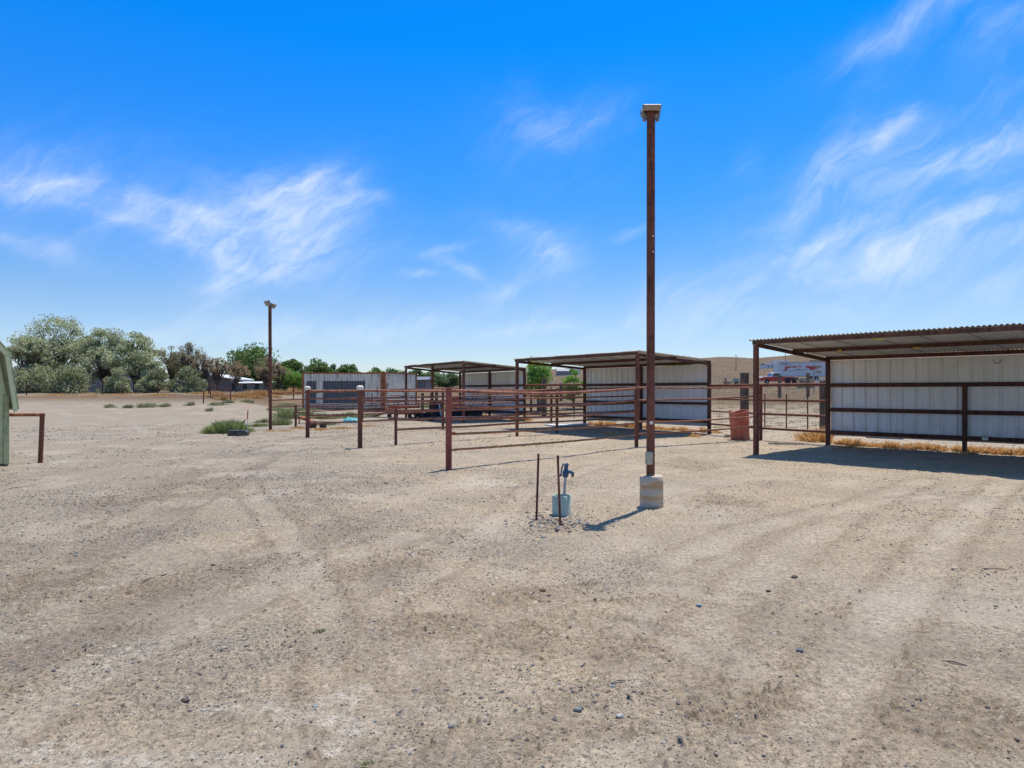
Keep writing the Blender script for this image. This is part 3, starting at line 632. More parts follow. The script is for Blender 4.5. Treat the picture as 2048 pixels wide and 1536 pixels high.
# ---------------------------------------------------------------- horse shelters
def shelter(F, u, L, D, hf, hr, fpost, rpost, label, rails, over=.14, short=()):
    u = Vector((*u, 0)).normalized(); v = Vector((-u.y, u.x, 0)); 
    if v.y < 0: v = -v
    F0 = Vector((F[0], F[1], H(*F))); t = thing('horse_shelter', F0, label, 'shelter', 'open-fronted horse shelters')
    g = lambda a, b, z: F0 + u * a + v * b + Vector((0, 0, z))
    for a in fpost:
        mb = MB(); mb.box(g(a, 0, hf / 2 - .2), (.10, .10, hf + .4), u); mb.build('post', M['rust'], t, .004)
    for a in rpost:
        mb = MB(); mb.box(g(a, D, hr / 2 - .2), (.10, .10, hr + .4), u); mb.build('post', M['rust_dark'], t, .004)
    for a in short:
        mb = MB(); mb.box(g(a, D, .64), (.09, .09, 2.0), u); mb.build('short_post', M['rust_dark'], t, .004)
    # C-section beams: front, middle, rear purlins and side beams
    slope = lambda b: hf + (hr - hf) * b / D
    for b, w_, h_ in ((0, .055, .085), (D * .5, .055, .09), (D, .055, .095)):
        mb = MB(); s = 0 if b else -.062
        mb.beam(g(-.05, b + s, slope(b) + .045), g(L + .05, b + s, slope(b) + .045), w_ - .012, h_)
        mb.beam(g(-.05, b + s + .03, slope(b) + .045 - h_ / 2 + .008), g(L + .05, b + s + .03, slope(b) + .045 - h_ / 2 + .008), .06, .012)
        mb.beam(g(-.05, b + s + .03, slope(b) + .045 + h_ / 2 - .004), g(L + .05, b + s + .03, slope(b) + .045 + h_ / 2 - .004), .06, .012)
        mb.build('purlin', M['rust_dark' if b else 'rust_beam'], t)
    for a in (0, L):
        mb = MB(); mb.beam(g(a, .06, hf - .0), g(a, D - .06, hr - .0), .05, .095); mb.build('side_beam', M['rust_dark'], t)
    # corrugated roof in overlapping sheets
    sheetw = .86; n = int(math.ceil((L + 2 * over) / sheetw)); roof = []
    for i in range(n):
        a0 = -over + i * sheetw; a1 = min(a0 + sheetw + .05, L + over); k = max(6, int((a1 - a0) / .0135)); jj = random.uniform(-.05, .03); lift = .004 * (i % 2) + random.uniform(0, .004)
        V = []; Fc = []
        for j in range(k + 1):
            a = a0 + (a1 - a0) * j / k; h = .013 * math.cos(2 * math.pi * a / .09) + lift
            for b in (-.13 + jj, D * .5, D + .12):
                V.append(g(a, b, slope(b) + .108 + h)); 
        for j in range(k):
            for q in range(2): Fc.append((j * 3 + q, j * 3 + q + 1, (j + 1) * 3 + q + 1, (j + 1) * 3 + q))
        mb = MB(); mb.add(V, Fc, True); mb.add([p - Vector((0, 0, .0015)) for p in V], [tuple(reversed(f_)) for f_ in Fc], True)
        if i:
            mb.cur = 1
            for b0_, b1_ in ((-.10 + jj, D * .5 - .05), (D * .5 + .05, D + .05)): mb.beam(g(a0, b0_, slope(b0_) + .086), g(a0, b1_, slope(b1_) + .086), .010, .006)
            mb.cur = 0
        mb.build('roof_sheet', (M['sheet'], M['rust_dark']), t)
    # ribbed wall panels on the outside of the rear posts
    pitch = .305; prof = [(0, 0), (.105, 0), (.112, .006), (.135, .006), (.142, 0), (.20, 0), (.207, .006), (.23, .006), (.237, 0), (.262, 0), (.272, .036), (.292, .036), (.305, 0)]
    a = 0.05; pan = 0; gap = .24
    while a < L - .06:
        V = []; e = min(a + .915, L - .03); aa = a; pr = []
        q = 0
        while True:
            done = False
            for da, dh in prof[:-1]:
                if aa + da >= e: done = True; break
                pr.append((aa + da, dh))
            if done: break
            aa += pitch
        pr.append((e, 0)); off = .0025 * (pan % 2)
        zt = hr - .02; zbm = gap + random.uniform(-.02, .03)
        for q, (c0, dh) in enumerate(pr): V += [g(c0, D + .075 - dh + off, zbm), g(c0, D + .075 - dh + off, zt)]
        mb = MB(); mb.add(V, [(2 * q, 2 * q + 2, 2 * q + 3, 2 * q + 1) for q in range(len(pr) - 1)])
        o = mb.build('wall_panel', M['panel'], t); a = e - .004; pan += 1
    for z, r in rails:
        mb = MB(); mb.tube(g(.06, D - .01, z), g(L - .06, D - .01, z), r, 12); mb.build('rail', M['rust_dark'], t)
    return t, g
u1 = (.67, -.742)
t1, g1 = shelter((5.81, 16.07), u1, 9.75, 4.0, 2.60, 2.36, (0, 6.5, 9.75), (0, 6.5, 9.75), 'rightmost and nearest horse shelter with corrugated roof and white panelled back wall', [(1.66, .052), (.985, .052), (.36, .055)], short=(3.25,))
t2, g2 = shelter((.2, 26.6), (.588, -.809), 6.43, 3.57, 2.62, 2.42, (0, 6.43), (0, 3.21, 6.43), 'middle horse shelter behind the tall light pole', [(1.72, .05), (1.03, .045), (.40, .05)])
t3, g3 = shelter((-5.76, 36.7), (.51, -.86), 6.98, 3.26, 2.70, 2.45, (0, 3.49, 6.98), (0, 3.49, 6.98), 'farthest horse shelter at the left with clutter under its roof', [(1.72, .05), (1.0, .045), (.4, .05)])
# small bits hanging under the near roof
for a, b, z, s, lb in ((1.15, 1.93, 2.47, (.14, .01, .11), 'round yellow tag hanging on the middle roof beam of the right shelter'),
                       (2.85, 1.93, 2.47, (.16, .01, .05), 'thin yellow strip on the middle roof beam of the right shelter'),
                       (2.75, -.10, 2.57, (.26, .01, .05), 'pale yellow slat under the front roof beam of the right shelter')):
    mb = MB(); p = g1(a, b, z); uu = Vector((*u1, 0)).normalized(); vv = Vector((.742, .67, 0))
    if s[2] > .1: mb.lathe(p - vv * .01, [(0, 0), (.055, 0), (.055, .012), (0, .012)], 20, vv)
    else: mb.box(p, s, uu)
    tag(mb.build('tag' if s[2] > .1 else 'strip', M['yellow']), lb, 'tag' if s[2] > .1 else 'strip')
mb = MB(); p = g1(3.9, 3.96, 2.24); mb.path([p + Vector((.09 * math.cos(q), -.02, .09 * math.sin(q))) for q in [math.pi + i * math.pi / 8 for i in range(9)]], .008, 6)
tag(mb.build('wire_loop', M['black']), 'black wire loop hanging from the rear beam of the right shelter', 'wire loop')
mb = MB(); mb.box(g1(3.68, 3.938, .37), (.12, .012, .07), Vector((*u1, 0))); tag(mb.build('tape_patch', M['white_cap']), 'torn white label stuck on the lowest rail of the right shelter', 'label')

# ---------------------------------------------------------------- light poles
def floodlight(t, p, yaw, tilt, w_=.24, h_=.15):
    """head facing direction yaw, tilted down"""
    d = Vector((math.sin(yaw) * math.cos(tilt), -math.cos(yaw) * math.cos(tilt), -math.sin(tilt))); s = Vector((math.cos(yaw), math.sin(yaw), 0)); upv = s.cross(d); upv = upv if upv.z > 0 else -upv
    mb = MB(); mb.box(p, (w_, .07, h_), s, upv)
    h = mb.build('lamp_head', M['lamp_metal'], t, .008)
    mb = MB()
    for k in range(9): mb.box(p - d * .055 + s * (w_ * .8 * (k / 8 - .5)), (.006, .045, h_ * .85), s, upv)
    mb.build('cooling_fins', M['lamp_metal'], h)
    mb = MB(); mb.box(p + d * .038, (w_ * .88, .008, h_ * .82), s, upv); mb.build('lens', M['lens'], h)
def light_pole(x, y, h, r, lean, label, heads, zb=0):
    t = thing('light_pole', (x, y, H(x, y)), label, 'light pole', 'rusty light poles'); z = H(x, y) + zb
    top = Vector((x + lean[0], y + lean[1], H(x, y) + h)); mb = MB()
    mb.tube((x, y, z - (0 if zb else .3)), top, r, 24); mb.build('pole', M['rust'], t); return t, top
gp = Vector((1.80, 8.77, 0)); PZ = .405
t, top = light_pole(gp.x, gp.y, 5.10, .054, (0.005, 0), 'tall rusty pipe light pole standing in a round concrete footing', 2, PZ)
mb = MB(); mb.tube(top - Vector((.11, 0, -.03)), top + Vector((.12, 0, .03)), .018, 10); mb.box(top + Vector((0, 0, .01)), (.13, .13, .02)); mb.build('bracket', M['rust_dark'], t)
floodlight(t, top + Vector((-.01, -.10, .045)), 0, R(24), .235, .07)
floodlight(t, top + Vector((.01, .13, .065)), math.pi, R(28), .235, .10)
for s in (-1, 1):
    mb = MB(); mb.path([top + Vector((s * .05, 0, -.06)), top + Vector((s * .085, 0, -.075)), top + Vector((s * .105, -.01, -.03)), top + Vector((s * .10, -.02, .03))], .013, 8); mb.box(top + Vector((s * .085, 0, -.07)), (.04, .05, .045)); mb.build('lamp_bracket', M['lamp_metal'], t)
hd = MB(); c0 = Vector((gp.x - .035, gp.y - .075, .635)); hd.box(c0, (.098, .045, .165), (1, .25, 0)); jb = hd.build('outlet_cover', M['box'], t, .014)
hd = MB(); hd.box(c0 + Vector((-.006, -.026, .0)), (.07, .012, .12), (1, .25, 0)); hd.build('outlet_lid', M['box'], jb, .005)
hd = MB(); hd.tube(c0 + Vector((0, .05, -.08)), c0 + Vector((.01, .05, -.235)), .012, 8); hd.build('conduit', M['lamp_metal'], jb)
for z, s in ((1.09, .045), (3.3, .022), (3.5, .02)):
    k = MB(); k.box((gp.x + (.0 if s > .03 else .02), gp.y - .056, z), (s, .014, s * .9), (1, .1, .1)); k.build('tape' if s > .03 else 'clip', M['white_cap'], t, .003)
fb = MB(); fb.lathe((gp.x + .012, gp.y, -.08), [(.150, 0), (.152, .12), (.150, .3), (.152, .40), (.150, .475), (.143, .483), (.0, .487)], 40)
fb.build('concrete_footing', M['conc'], t)
for s in (-1, 1):
    b_ = MB(); b_.tube((gp.x + s * .02, gp.y - .055, PZ + .02), (gp.x + s * .02, gp.y - .075, PZ + .02), .008, 8); b_.build('bolt', M['galv_pipe'], t)
t, top = light_pole(*LP, 4.72, .062, (-.02, 0), 'distant rusty light pole where the left pen fence begins', 2)
floodlight(t, top + Vector((-.06, -.11, .06)), R(-40), R(32), .26, .20)
floodlight(t, top + Vector((.10, .07, -.02)), R(75), R(35), .22, .18)
hd = MB(); hd.tube(top - Vector((0, 0, .05)), top + Vector((0, 0, .08)), .02, 8); hd.build('bracket', M['rust_dark'], t)

# ---------------------------------------------------------------- hydrant, collar, stakes
g = G(1124.5, 1036); hx, hy = g.x, g.y + .11
mb = MB(); ro, ri = .1135, .100
mb.lathe((hx, hy, -.06), [(ro, 0), (ro, .308), (ro - .003, .311), (ri + .003, .311), (ri, .308), (ri, .0)], 48)
tag(mb.build('pipe_collar', M['pvc']), 'pale green plastic pipe collar in the ground around the hydrant', 'pipe')
base = Vector((hx + .012, hy, -.02)); tp = Vector((hx + .048, hy + .01, .475)); ax = (tp - base).normalized()
t = thing('yard_hydrant', (hx, hy, 0), 'blue frost-free yard hydrant on a leaning galvanised pipe', 'hydrant')
mb = MB(); mb.tube(base, tp, .017, 20); mb.build('riser_pipe', M['galv_pipe'], t)
mb = MB(); mb.lathe(tp - ax * .012, [(.0, 0), (.027, 0), (.032, .006), (.032, .024), (.038, .032), (.038, .062), (.030, .078), (.025, .092), (.023, .14), (.025, .152), (.0, .157)], 20, ax)
sp0 = tp + ax * .048; mb.path([sp0, sp0 + Vector((.035, -.004, .010)), sp0 + Vector((.062, -.008, .004)), sp0 + Vector((.082, -.01, -.014))], [.026, .023, .021, .021], 14)
mb.lathe(sp0 + Vector((.080, -.01, -.008)), [(.0, .018), (.021, .016), (.021, -.016), (.016, -.02), (0, -.02)], 16, (.5, 0, 1)); mb.build('hydrant_head', M['blue'], t)
mb = MB(); mb.lathe(sp0 + Vector((.086, -.01, -.024)), [(.017, 0), (.018, -.012), (.014, -.02), (.014, -.034), (.010, -.036)], 14, (.25, 0, 1)); mb.build('hose_thread', M['brass'], t)
mb = MB(); hp = tp + ax * .135
for s in (-.014, .014): mb.path([hp + Vector((.012, s, .0)), hp + Vector((-.035, s, .012)), hp + Vector((-.052, s, -.03)), hp + Vector((-.062, s, -.10)), hp + Vector((-.070, s, -.125))], [.009, .009, .0085, .008, .007], 8)
mb.tube(hp + Vector((-.072, -.018, -.125)), hp + Vector((-.066, .018, -.12)), .012, 10); mb.path([hp + Vector((-.07, 0, -.125)), hp + Vector((-.045, 0, -.12)), hp + Vector((-.02, 0, -.09))], .008, 8)
mb.tube(hp + Vector((.008, -.024, .004)), hp + Vector((.008, .024, .004)), .010, 10); mb.tube(hp + Vector((.0, 0, .0)), hp + Vector((.022, 0, .014)), .018, 12)
mb.build('lift_handle', M['blue'], t)
mb = MB(); mb.tube(hp + Vector((-.02, 0, -.11)), hp + Vector((-.018, 0, 0)), .004, 8); mb.build('lift_rod', M['galv_pipe'], t)
def stake(a, b, topz, dy, label):
    ga = G(*a); bx, by = ga.x, ga.y; k = (b - HX) / FPX; tx = k * (by + dy)
    mb = MB(); p0 = Vector((bx, by, -.15)); p1 = Vector((tx, by + dy, topz)); p0 = p0 + (p0 - p1) * .0
    mb.beam(p0, p1, .026, .005, (0, 1, .1)); mb.beam(p0 + Vector((0, .010, 0)), p1 + Vector((0, .010, 0)), .005, .022, (0, 1, .1))
    ax_ = p1 - p0
    for i in range(16):
        q = p0 + ax_ * (.2 + .78 * i / 16) + Vector((0, -.006, 0)); mb.box(q, (.012, .006, .009), (1, 0, 0), ax_)
    tag(mb.build('steel_stake', M['rust']), label, 'stake', 'rusty steel stakes by the hydrant')
stake((1072, 1042), 1077, .775, .02, 'rusty steel stake left of the blue hydrant, farther from the hydrant collar')
stake((1121.5, 1054), 1115.5, .785, .02, 'rusty steel stake standing right in front of the green pipe collar')

# ---------------------------------------------------------------- red barrel
g = G(1487, 881); t = thing('barrel', (g.x, g.y + .28, 0), 'weathered terracotta-red open drum leaning beside the shelter post', 'barrel')
cb = Vector((g.x, g.y + .28, -.02)); axb = Vector((-.07, -.05, 1)).normalized()
mb = MB(); pr = [(.0, .0), (.262, .0), (.272, .015), (.274, .10), (.277, .28), (.284, .30), (.278, .32), (.281, .48), (.284, .58), (.291, .60), (.285, .62), (.288, .80), (.291, .86), (.297, .87), (.297, .895), (.288, .90), (.281, .89), (.276, .6), (.265, .06), (0, .05)]
mb.lathe(cb, pr, 40, axb); o = mb.build('drum_body', M['barrel'], t)
for v_ in o.data.vertices:
    w_ = v_.co; k = mnoise.noise(Vector(w_) * 2.2) * .022; w_.x += k; w_.y += k * .6
    if w_.z > .8: w_.z += .03 * math.sin(w_.x * 9)
mb = MB(); c2 = cb + axb * .88 + Vector((-.27, -.03, 0)); mb.prism([c2 + Vector((0, 0, 0)), c2 + Vector((-.04, 0, .05)), c2 + Vector((-.01, 0, .06)), c2 + Vector((.05, 0, .015))], (0, .03, 0)); mb.build('torn_rim', M['barrel'], t)
mb = MB(); mb.path([cb + axb * .55 + Vector((.29, -.06, 0)), cb + axb * .56 + Vector((.33, -.12, .01)), cb + axb * .5 + Vector((.31, -.14, -.01))], .01, 6); mb.build('handle', M['white_cap'], t)

# ---------------------------------------------------------------- hitching rail and green shed at the left edge
g = G(79.5, 925); hb = Vector((g.x, g.y, 0)); htp = Vector((g.x + .055, g.y, 1.03))
t = thing('hitching_rail', (g.x, g.y, 0), 'rusty pipe hitching rail joining the green shed at the left edge', 'hitching rail')
mb = MB(); mb.tube(hb - Vector((0, 0, .3)), htp, .046, 18); mb.build('post', M['rust'], t)
mb = MB(); mb.tube(htp + Vector((.04, 0, -.03)), htp + Vector((-1.6, .05, -.03)), .036, 16); mb.build('rail', M['rust_rail'], t)
g = G(15.5, 931); C0 = Vector((g.x, g.y, 0)); n_ = Vector((.9, -.43, 0)).normalized(); d_ = Vector((-.43, -.9, 0)).normalized()   # d_: along the gable wall toward the camera
t = thing('garden_shed', C0, 'pale green gambrel-roofed shed cut off by the left edge', 'shed')
q = lambda a, b, z: C0 + d_ * a - n_ * b + Vector((0, 0, z))     # a along wall, b into shed
W_ = 2.9; prof = [(0.0, 1.30), (.17, 2.20), (W_ / 2, 3.75), (W_ - .17, 2.20), (W_, 1.30)]
mb = MB(); mb.add([q(0, 0, 0), q(W_, 0, 0)] + [q(a, 0, z) for a, z in reversed(prof)], [tuple(range(7))]); mb.add([q(0, 0, 0), q(0, 2.4, 0), q(0, 2.4, 1.3), q(0, 0, 1.3)], [(0, 1, 2, 3)]); mb.add([q(W_, 0, 0), q(W_, 2.4, 0), q(W_, 2.4, 1.3), q(W_, 0, 1.3)], [(3, 2, 1, 0)])
for k in range(14):
    a = .12 + k * .2; zz = 1.3 + min(1, max(0, a / .17)) * .0
    mb.beam(q(a, -.004, .02), q(a, -.004, 2.15 if .25 < a < W_ - .25 else 1.25), .012, .010, n_)
mb.build('wall', M['green'], t)
mb = MB(); mb.beam(q(.045, -.016, .03), q(.045, -.016, 1.42), .085, .028, n_); mb.beam(q(-.014, .05, .03), q(-.014, .05, 1.3), .03, .09, n_); mb.build('corner_trim', M['green_trim'], t)
rp = [(-.10, 1.12), (.06, 2.26), (W_ / 2, 3.88), (W_ - .06, 2.26), (W_ + .10, 1.12)]
for (a0, z0), (a1, z1) in zip(rp[:-1], rp[1:]):
    mb = MB(); nn = Vector((0, 0, 1)) + (-d_ if a0 < W_ / 2 else d_) * (2.5 if abs(a1 - a0) < .5 else 1.1); nn.normalize()
    v0 = [q(a0, -.15, z0), q(a1, -.15, z1), q(a1, 2.55, z1), q(a0, 2.55, z0)]; mb.add(v0 + [p + nn * .035 for p in v0], [(0, 1, 2, 3), (7, 6, 5, 4), (0, 4, 5, 1), (1, 5, 6, 2), (2, 6, 7, 3), (3, 7, 4, 0)]); mb.build('roof', M['green_trim'], t)
    mb = MB(); v0 = [q(a0, -.135, z0 - .02), q(a1, -.135, z1 - .02)]; v1 = [p - nn * .075 for p in v0]; mb.add([v0[0], v0[1], v1[1], v1[0]] + [p + n_ * .022 for p in (v0[0], v0[1], v1[1], v1[0])], [(3, 2, 1, 0), (4, 5, 6, 7), (0, 1, 5, 4), (1, 2, 6, 5), (2, 3, 7, 6), (3, 0, 4, 7)]); mb.build('fascia', M['green'], t)
mb = MB(); mb.beam(q(0, .05, .0), q(W_, .05, .0), .14, .08); mb.build('skid', M['tie'], t)

# ---------------------------------------------------------------- shipping containers
def container(cx, cy, ux, L, D, Hh, mat, label, zb=0):
    u = Vector((*ux, 0)).normalized(); v = Vector((-u.y, u.x, 0)); z0 = H(cx, cy) + zb; O = Vector((cx, cy, z0))
    t = thing('shipping_container', O, label, 'shipping container', 'old shipping containers'); t.rotation_euler.z = 0
    rz = math.atan2(u.y, u.x)
    def wall(p, e, n, length):
        V = []; k = 0; a = .09; pr = []
        while a < length - .09:
            for da, dh in ((0, 0), (.07, 0), (.105, .075), (.175, .075)): pr.append((min(a + da, length - .09), dh))
            a += .21
        for a, dh in pr: V += [p + e * a - n * (dh + .02) + Vector((0, 0, .15)), p + e * a - n * (dh + .02) + Vector((0, 0, Hh - .1))]
        return V, [(2 * i, 2 * i + 2, 2 * i + 3, 2 * i + 1) for i in range(len(pr) - 1)]
    c = [Vector((0, 0, 0)), Vector((L, 0, 0)), Vector((L, D, 0)), Vector((0, D, 0))]
    dirs = [(c[0], Vector((1, 0, 0)), Vector((0, -1, 0)), L), (c[1], Vector((0, 1, 0)), Vector((1, 0, 0)), D), (c[2], Vector((-1, 0, 0)), Vector((0, 1, 0)), L), (c[3], Vector((0, -1, 0)), Vector((-1, 0, 0)), D)]
    def put(name, mb, m):
        me = mb.mesh(name); o = bpy.data.objects.new(name, me); col.objects.link(o); me.materials.append(m); o.parent = t; o.rotation_euler.z = rz; return o
    for p, e, n, l in dirs:
        V, Fs = wall(p, e, n, l); mb = MB(); mb.add(V, Fs); put('side_wall', mb, mat)
    mb = MB(); mb.box((L / 2, D / 2, Hh - .03), (L - .1, D - .1, .02)); put('roof', mb, mat)
    for p in c:
        s1 = 1 if p.x < L / 2 else -1; s2_ = 1 if p.y < D / 2 else -1
        mb = MB(); mb.box((p.x + s1 * .06, p.y + s2_ * .06, Hh / 2), (.13, .13, Hh)); put('corner_post', mb, M['rust_orange'])
    for z, h in ((.08, .15), (Hh - .05, .09)):
        mb = MB()
        for p, e, n, l in dirs: mb.beam(p + e * .13 + Vector((0, 0, z)) - n * .05, p + e * (l - .13) + Vector((0, 0, z)) - n * .05, .08, h)
        put('top_rail' if z > 1 else 'bottom_rail', mb, M['rust_orange'])
    return t
container(-15.85, 51.0, (1, 0.0), 6.06, 2.44, 2.86, M['cont_a'], 'grey-white shipping container with two dark repainted patches on its long side', -.06)
container(-9.62, 51.05, (.40, .916), 4.6, 2.44, 2.9, M['cont_b'], 'rust-streaked shipping container standing end to end with the patched one', -.06)

# ---------------------------------------------------------------- plants
def cards(n, centers, spread, size, cols, elong=1.0, up=0):
    """n small leaf cards round cluster centres"""
    k = rng.integers(0, len(centers), n); g3_ = rng.normal(0, 1, (n, 3)); g3_ *= np.minimum(1, 1.7 / np.linalg.norm(g3_, axis=1))[:, None]
    c = centers[k] + g3_ * spread[k][:, None] * np.array([1.1, 1.1, .7])
    a = rng.normal(0, 1, (n, 3)); a[:, 2] += up; a /= np.linalg.norm(a, axis=1)[:, None]
    b = np.cross(a, rng.normal(0, 1, (n, 3))); b /= np.linalg.norm(b, axis=1)[:, None]
    s = (size * (.6 + .8 * rng.random(n)))[:, None]; a = a * s * elong; b = b * s * .6
    V = np.stack([c - a, c + b * .9, c + a, c - b * .9], 1).reshape(-1, 3); F = np.arange(4 * n).reshape(n, 4)
    cc = (cols[rng.integers(0, len(cols), n)] * .6 + cols.mean(0) * .4) * (.85 + .3 * rng.random((n, 1)))
    return V, F, np.repeat(np.hstack([cc, np.ones((n, 1))]), 4, 0), k
TREEKIND = {
 'silver': np.array([(.16, .19, .125), (.22, .25, .17), (.11, .14, .08), (.27, .30, .22), (.15, .18, .14)]),
 'sparse': np.array([(.13, .13, .085), (.19, .15, .11), (.10, .12, .06), (.21, .17, .13)]),
 'dead': np.array([(.24, .17, .12), (.20, .15, .11), (.16, .12, .08), (.13, .13, .08)]),
 'green': np.array([(.06, .10, .03), (.085, .13, .04), (.045, .075, .025), (.11, .16, .05)]),
 'bright': np.array([(.10, .19, .035), (.13, .23, .05), (.07, .14, .03), (.17, .26, .07)]),
 'olive': np.array([(.10, .12, .075), (.14, .16, .10), (.07, .09, .05), (.17, .19, .13)]),
 'far': np.array([(.08, .12, .055), (.11, .15, .075), (.065, .10, .05), (.13, .17, .10)])}
for _k, _m in (('silver', 2.25), ('olive', 2.3), ('sparse', 2.0), ('dead', 2.1), ('green', 1.9), ('bright', 1.9), ('far', 1.9)): TREEKIND[_k] = TREEKIND[_k] * _m * (np.array([1.14, 1.03, .86]) if _k in ('silver', 'olive') else np.array([1.04, 1, .86]))
def tree(px, py_base, top_py, width_px, kind, n, label, d=None, low=.2, leaf=.16, group='trees along the far edge of the field', nclus=46, name='tree', cat='tree', limbs=7, fill=.16):
    if kind == 'silver': width_px /= 1.1; low = max(low, .13); leaf *= .78; n = int(n * 1.0); nclus = int(nclus * 1.0); fill = .115; limbs = 14
    if kind == 'sparse': leaf *= .66; n = int(n * .95); nclus = int(nclus * 1.4); fill = .09; limbs = 18
    if kind == 'dead': leaf *= .6; n = int(n * .75); nclus = int(nclus * 1.6); fill = .10; limbs = 20
    if d is None: g = G(px, py_base)
    else: x_ = (px - HX) / FPX * d; g = Vector((x_, d, H(x_, d)))
    h = CAMH + (HY - top_py) / FPX * g.y - g.z; wd = width_px / FPX * g.y / 2 * 1.12
    t = thing(name, (g.x, g.y, g.z), label, cat, group)
    cen = []; 
    while len(cen) < nclus:
        p = rng.normal(0, 1, 3); p /= np.linalg.norm(p); r_ = rng.random() ** .45
        zc = (p[2] * r_ + 1) / 2; w_ = wd * (.55 + .45 * math.sin(math.pi * min(1, zc * .9 + .12))) * .86
        cen.append((p[0] * r_ * w_, p[1] * r_ * w_, h * (low + (1 - low) * (.04 + .96 * zc))))
    if kind in ('sparse', 'dead', 'silver'): cen.sort(key=lambda q_: q_[2])
    cen = np.array(cen); spr = (wd * fill * (.55 + .9 * rng.random(nclus)))
    C = cen + np.array([g.x, g.y, g.z]); V, F, cc, k = cards(n, C, spr, leaf, TREEKIND[kind], 1.0)
    n_ = n; shade = (.78 + .5 * rng.random(nclus))[k].repeat(4)[:, None]; cc[:, :3] *= shade
    # trunk and limbs
    mb = MB(); tr = max(.09, h * .026); nt = 1 if h < 4 else 3
    for _ in range(nt):
        bx, by = rng.normal(0, wd * .05, 2); fk = h * (.16 + .1 * rng.random()); f0 = Vector((g.x + bx, g.y + by, g.z + fk))
        mb.path([(g.x + bx * .6, g.y + by * .6, g.z - .2), f0], [tr, tr * .8], 8, False)
        for c in cen[rng.choice(nclus, min(limbs, nclus), replace=False)]:
            e = Vector((c[0] + g.x, c[1] + g.y, c[2] + g.z)); m1 = f0.lerp(e, .4) + Vector((rng.normal(0, wd * .05), rng.normal(0, wd * .05), h * .05)); m2_ = f0.lerp(e, .75) + Vector((rng.normal(0, wd * .06), rng.normal(0, wd * .06), h * .02))
            mb.path([f0 - Vector((0, 0, .1)), m1, m2_, e], [tr * .62, tr * .42, tr * .25, tr * .07], 6, False)
            for _k in range(3):
                e2_ = e + Vector(rng.normal(0, wd * .10, 3)); mb.path([m2_, m2_.lerp(e2_, .6) + Vector((0, 0, wd * .04)), e2_], [tr * .2, tr * .12, tr * .04], 5, False)
    mb.build('trunk', M['bark'], t)
    link('crown', np_mesh('crown', V, F, False, cc), M['leaf'], t)
    return t
def shrub(px, py, wpx, hpx, kind, n, label, leaf=.05, d=None, group='low bushes', name='shrub', cat='shrub'):
    g = G(px, py) if d is None else Vector(((px - HX) / FPX * d, d, H((px - HX) / FPX * d, d)))
    s = g.y / FPX; w_, h = wpx * s / 2, hpx * s; nc = 26; cen = rng.normal(0, .42, (nc, 3)); cen[:, 0] *= w_; cen[:, 1] *= w_ * .8; cen[:, 2] = np.abs(cen[:, 2]) * h * 1.3 * (1 - .6 * np.abs(cen[:, 0]) / w_) + h * .12
    V, F, cc, k = cards(n, cen + np.array([g.x, g.y, g.z]), np.full(nc, min(w_, h * 1.2) * .22), leaf, TREEKIND[kind], 1.3, .6)
    V[:, 2] = np.maximum(V[:, 2], g.z - .02); cc[:, :3] *= (.75 + .5 * rng.random(nc))[k].repeat(4)[:, None]
    o = link(name, np_mesh(name, V, F, False, cc), M['leaf']); tag(o, label, cat, group); return o
# silver-green group on the left
G1 = 'silvery trees on the far left'
tree(112, 0, 634, 178, 'silver', 15000, 'tallest silvery tree on the far left with dark forked limbs', 80, .10, .15, G1, 80)
tree(58, 0, 668, 90, 'silver', 7000, 'silvery tree just right of the green shed roof', 76, .05, .15, G1, 50)
tree(212, 0, 655, 130, 'silver', 9500, 'silvery tree second in height, right of the tallest one', 79, .12, .15, G1, 60)
tree(272, 0, 668, 118, 'silver', 9500, 'pale silvery tree above the house with the white gable', 76, .14, .15, G1, 60)
tree(310, 0, 715, 60, 'silver', 4200, 'small pale silvery tree at the right end of the silvery group', 74, .02, .14, G1, 30)
for px, w_, top, lb in ((60, 90, 742, 'low grey-green bush at the foot of the leftmost silvery tree'), (150, 100, 738, 'dark grey-green bush under the tallest silvery tree'),
        (228, 60, 750, 'grey bush left of the house with the white gable'), (300, 60, 742, 'grey bush right of the house with the white gable'), (372, 64, 745, 'dark olive bush below the two bare-limbed trees')):
    shrub(px, 0, w_ * 1.0, 786 - top - 6, 'olive', 3600, lb, .13, 71, 'bushes along the far field fence')
G2 = 'trees along the far edge of the field'
tree(345, 0, 693, 74, 'sparse', 3400, 'thin brownish tree, left one of the two behind the dark olive bush', 78, .25, .13, G2, 46, limbs=12)
tree(380, 0, 687, 84, 'sparse', 4200, 'dark-limbed thin tree, taller one behind the dark olive bush', 77, .25, .13, G2, 50, limbs=13)
tree(408, 0, 702, 56, 'dead', 1700, 'almost bare grey tree left of the brown house', 74, .3, .12, G2, 40, limbs=14)
tree(434, 0, 712, 50, 'dead', 1500, 'bare-branched grey tree in front of the brown house', 76, .35, .12, G2, 34, limbs=13)
tree(505, 0, 698, 120, 'green', 9000, 'large dark green tree behind the long low building', 104, .10, .20, G2, 66)
tree(474, 0, 722, 58, 'dead', 2300, 'reddish-brown sparse tree left of the big dark green tree', 80, .3, .13, G2, 34, limbs=11)
tree(532, 0, 715, 54, 'dead', 2300, 'pinkish-brown sparse tree just left of the distant light pole', 82, .28, .13, G2, 34, limbs=10)
tree(560, 0, 722, 44, 'dead', 1700, 'small pinkish tree just right of the distant light pole', 86, .28, .13, G2, 30, limbs=9)
tree(586, 0, 717, 58, 'green', 4200, 'green tree right of the distant light pole', 110, .1, .2, G2, 36)
tree(575, 0, 742, 84, 'bright', 4200, 'bright green low tree behind the end of the field fence', 88, .0, .15, G2, 34)
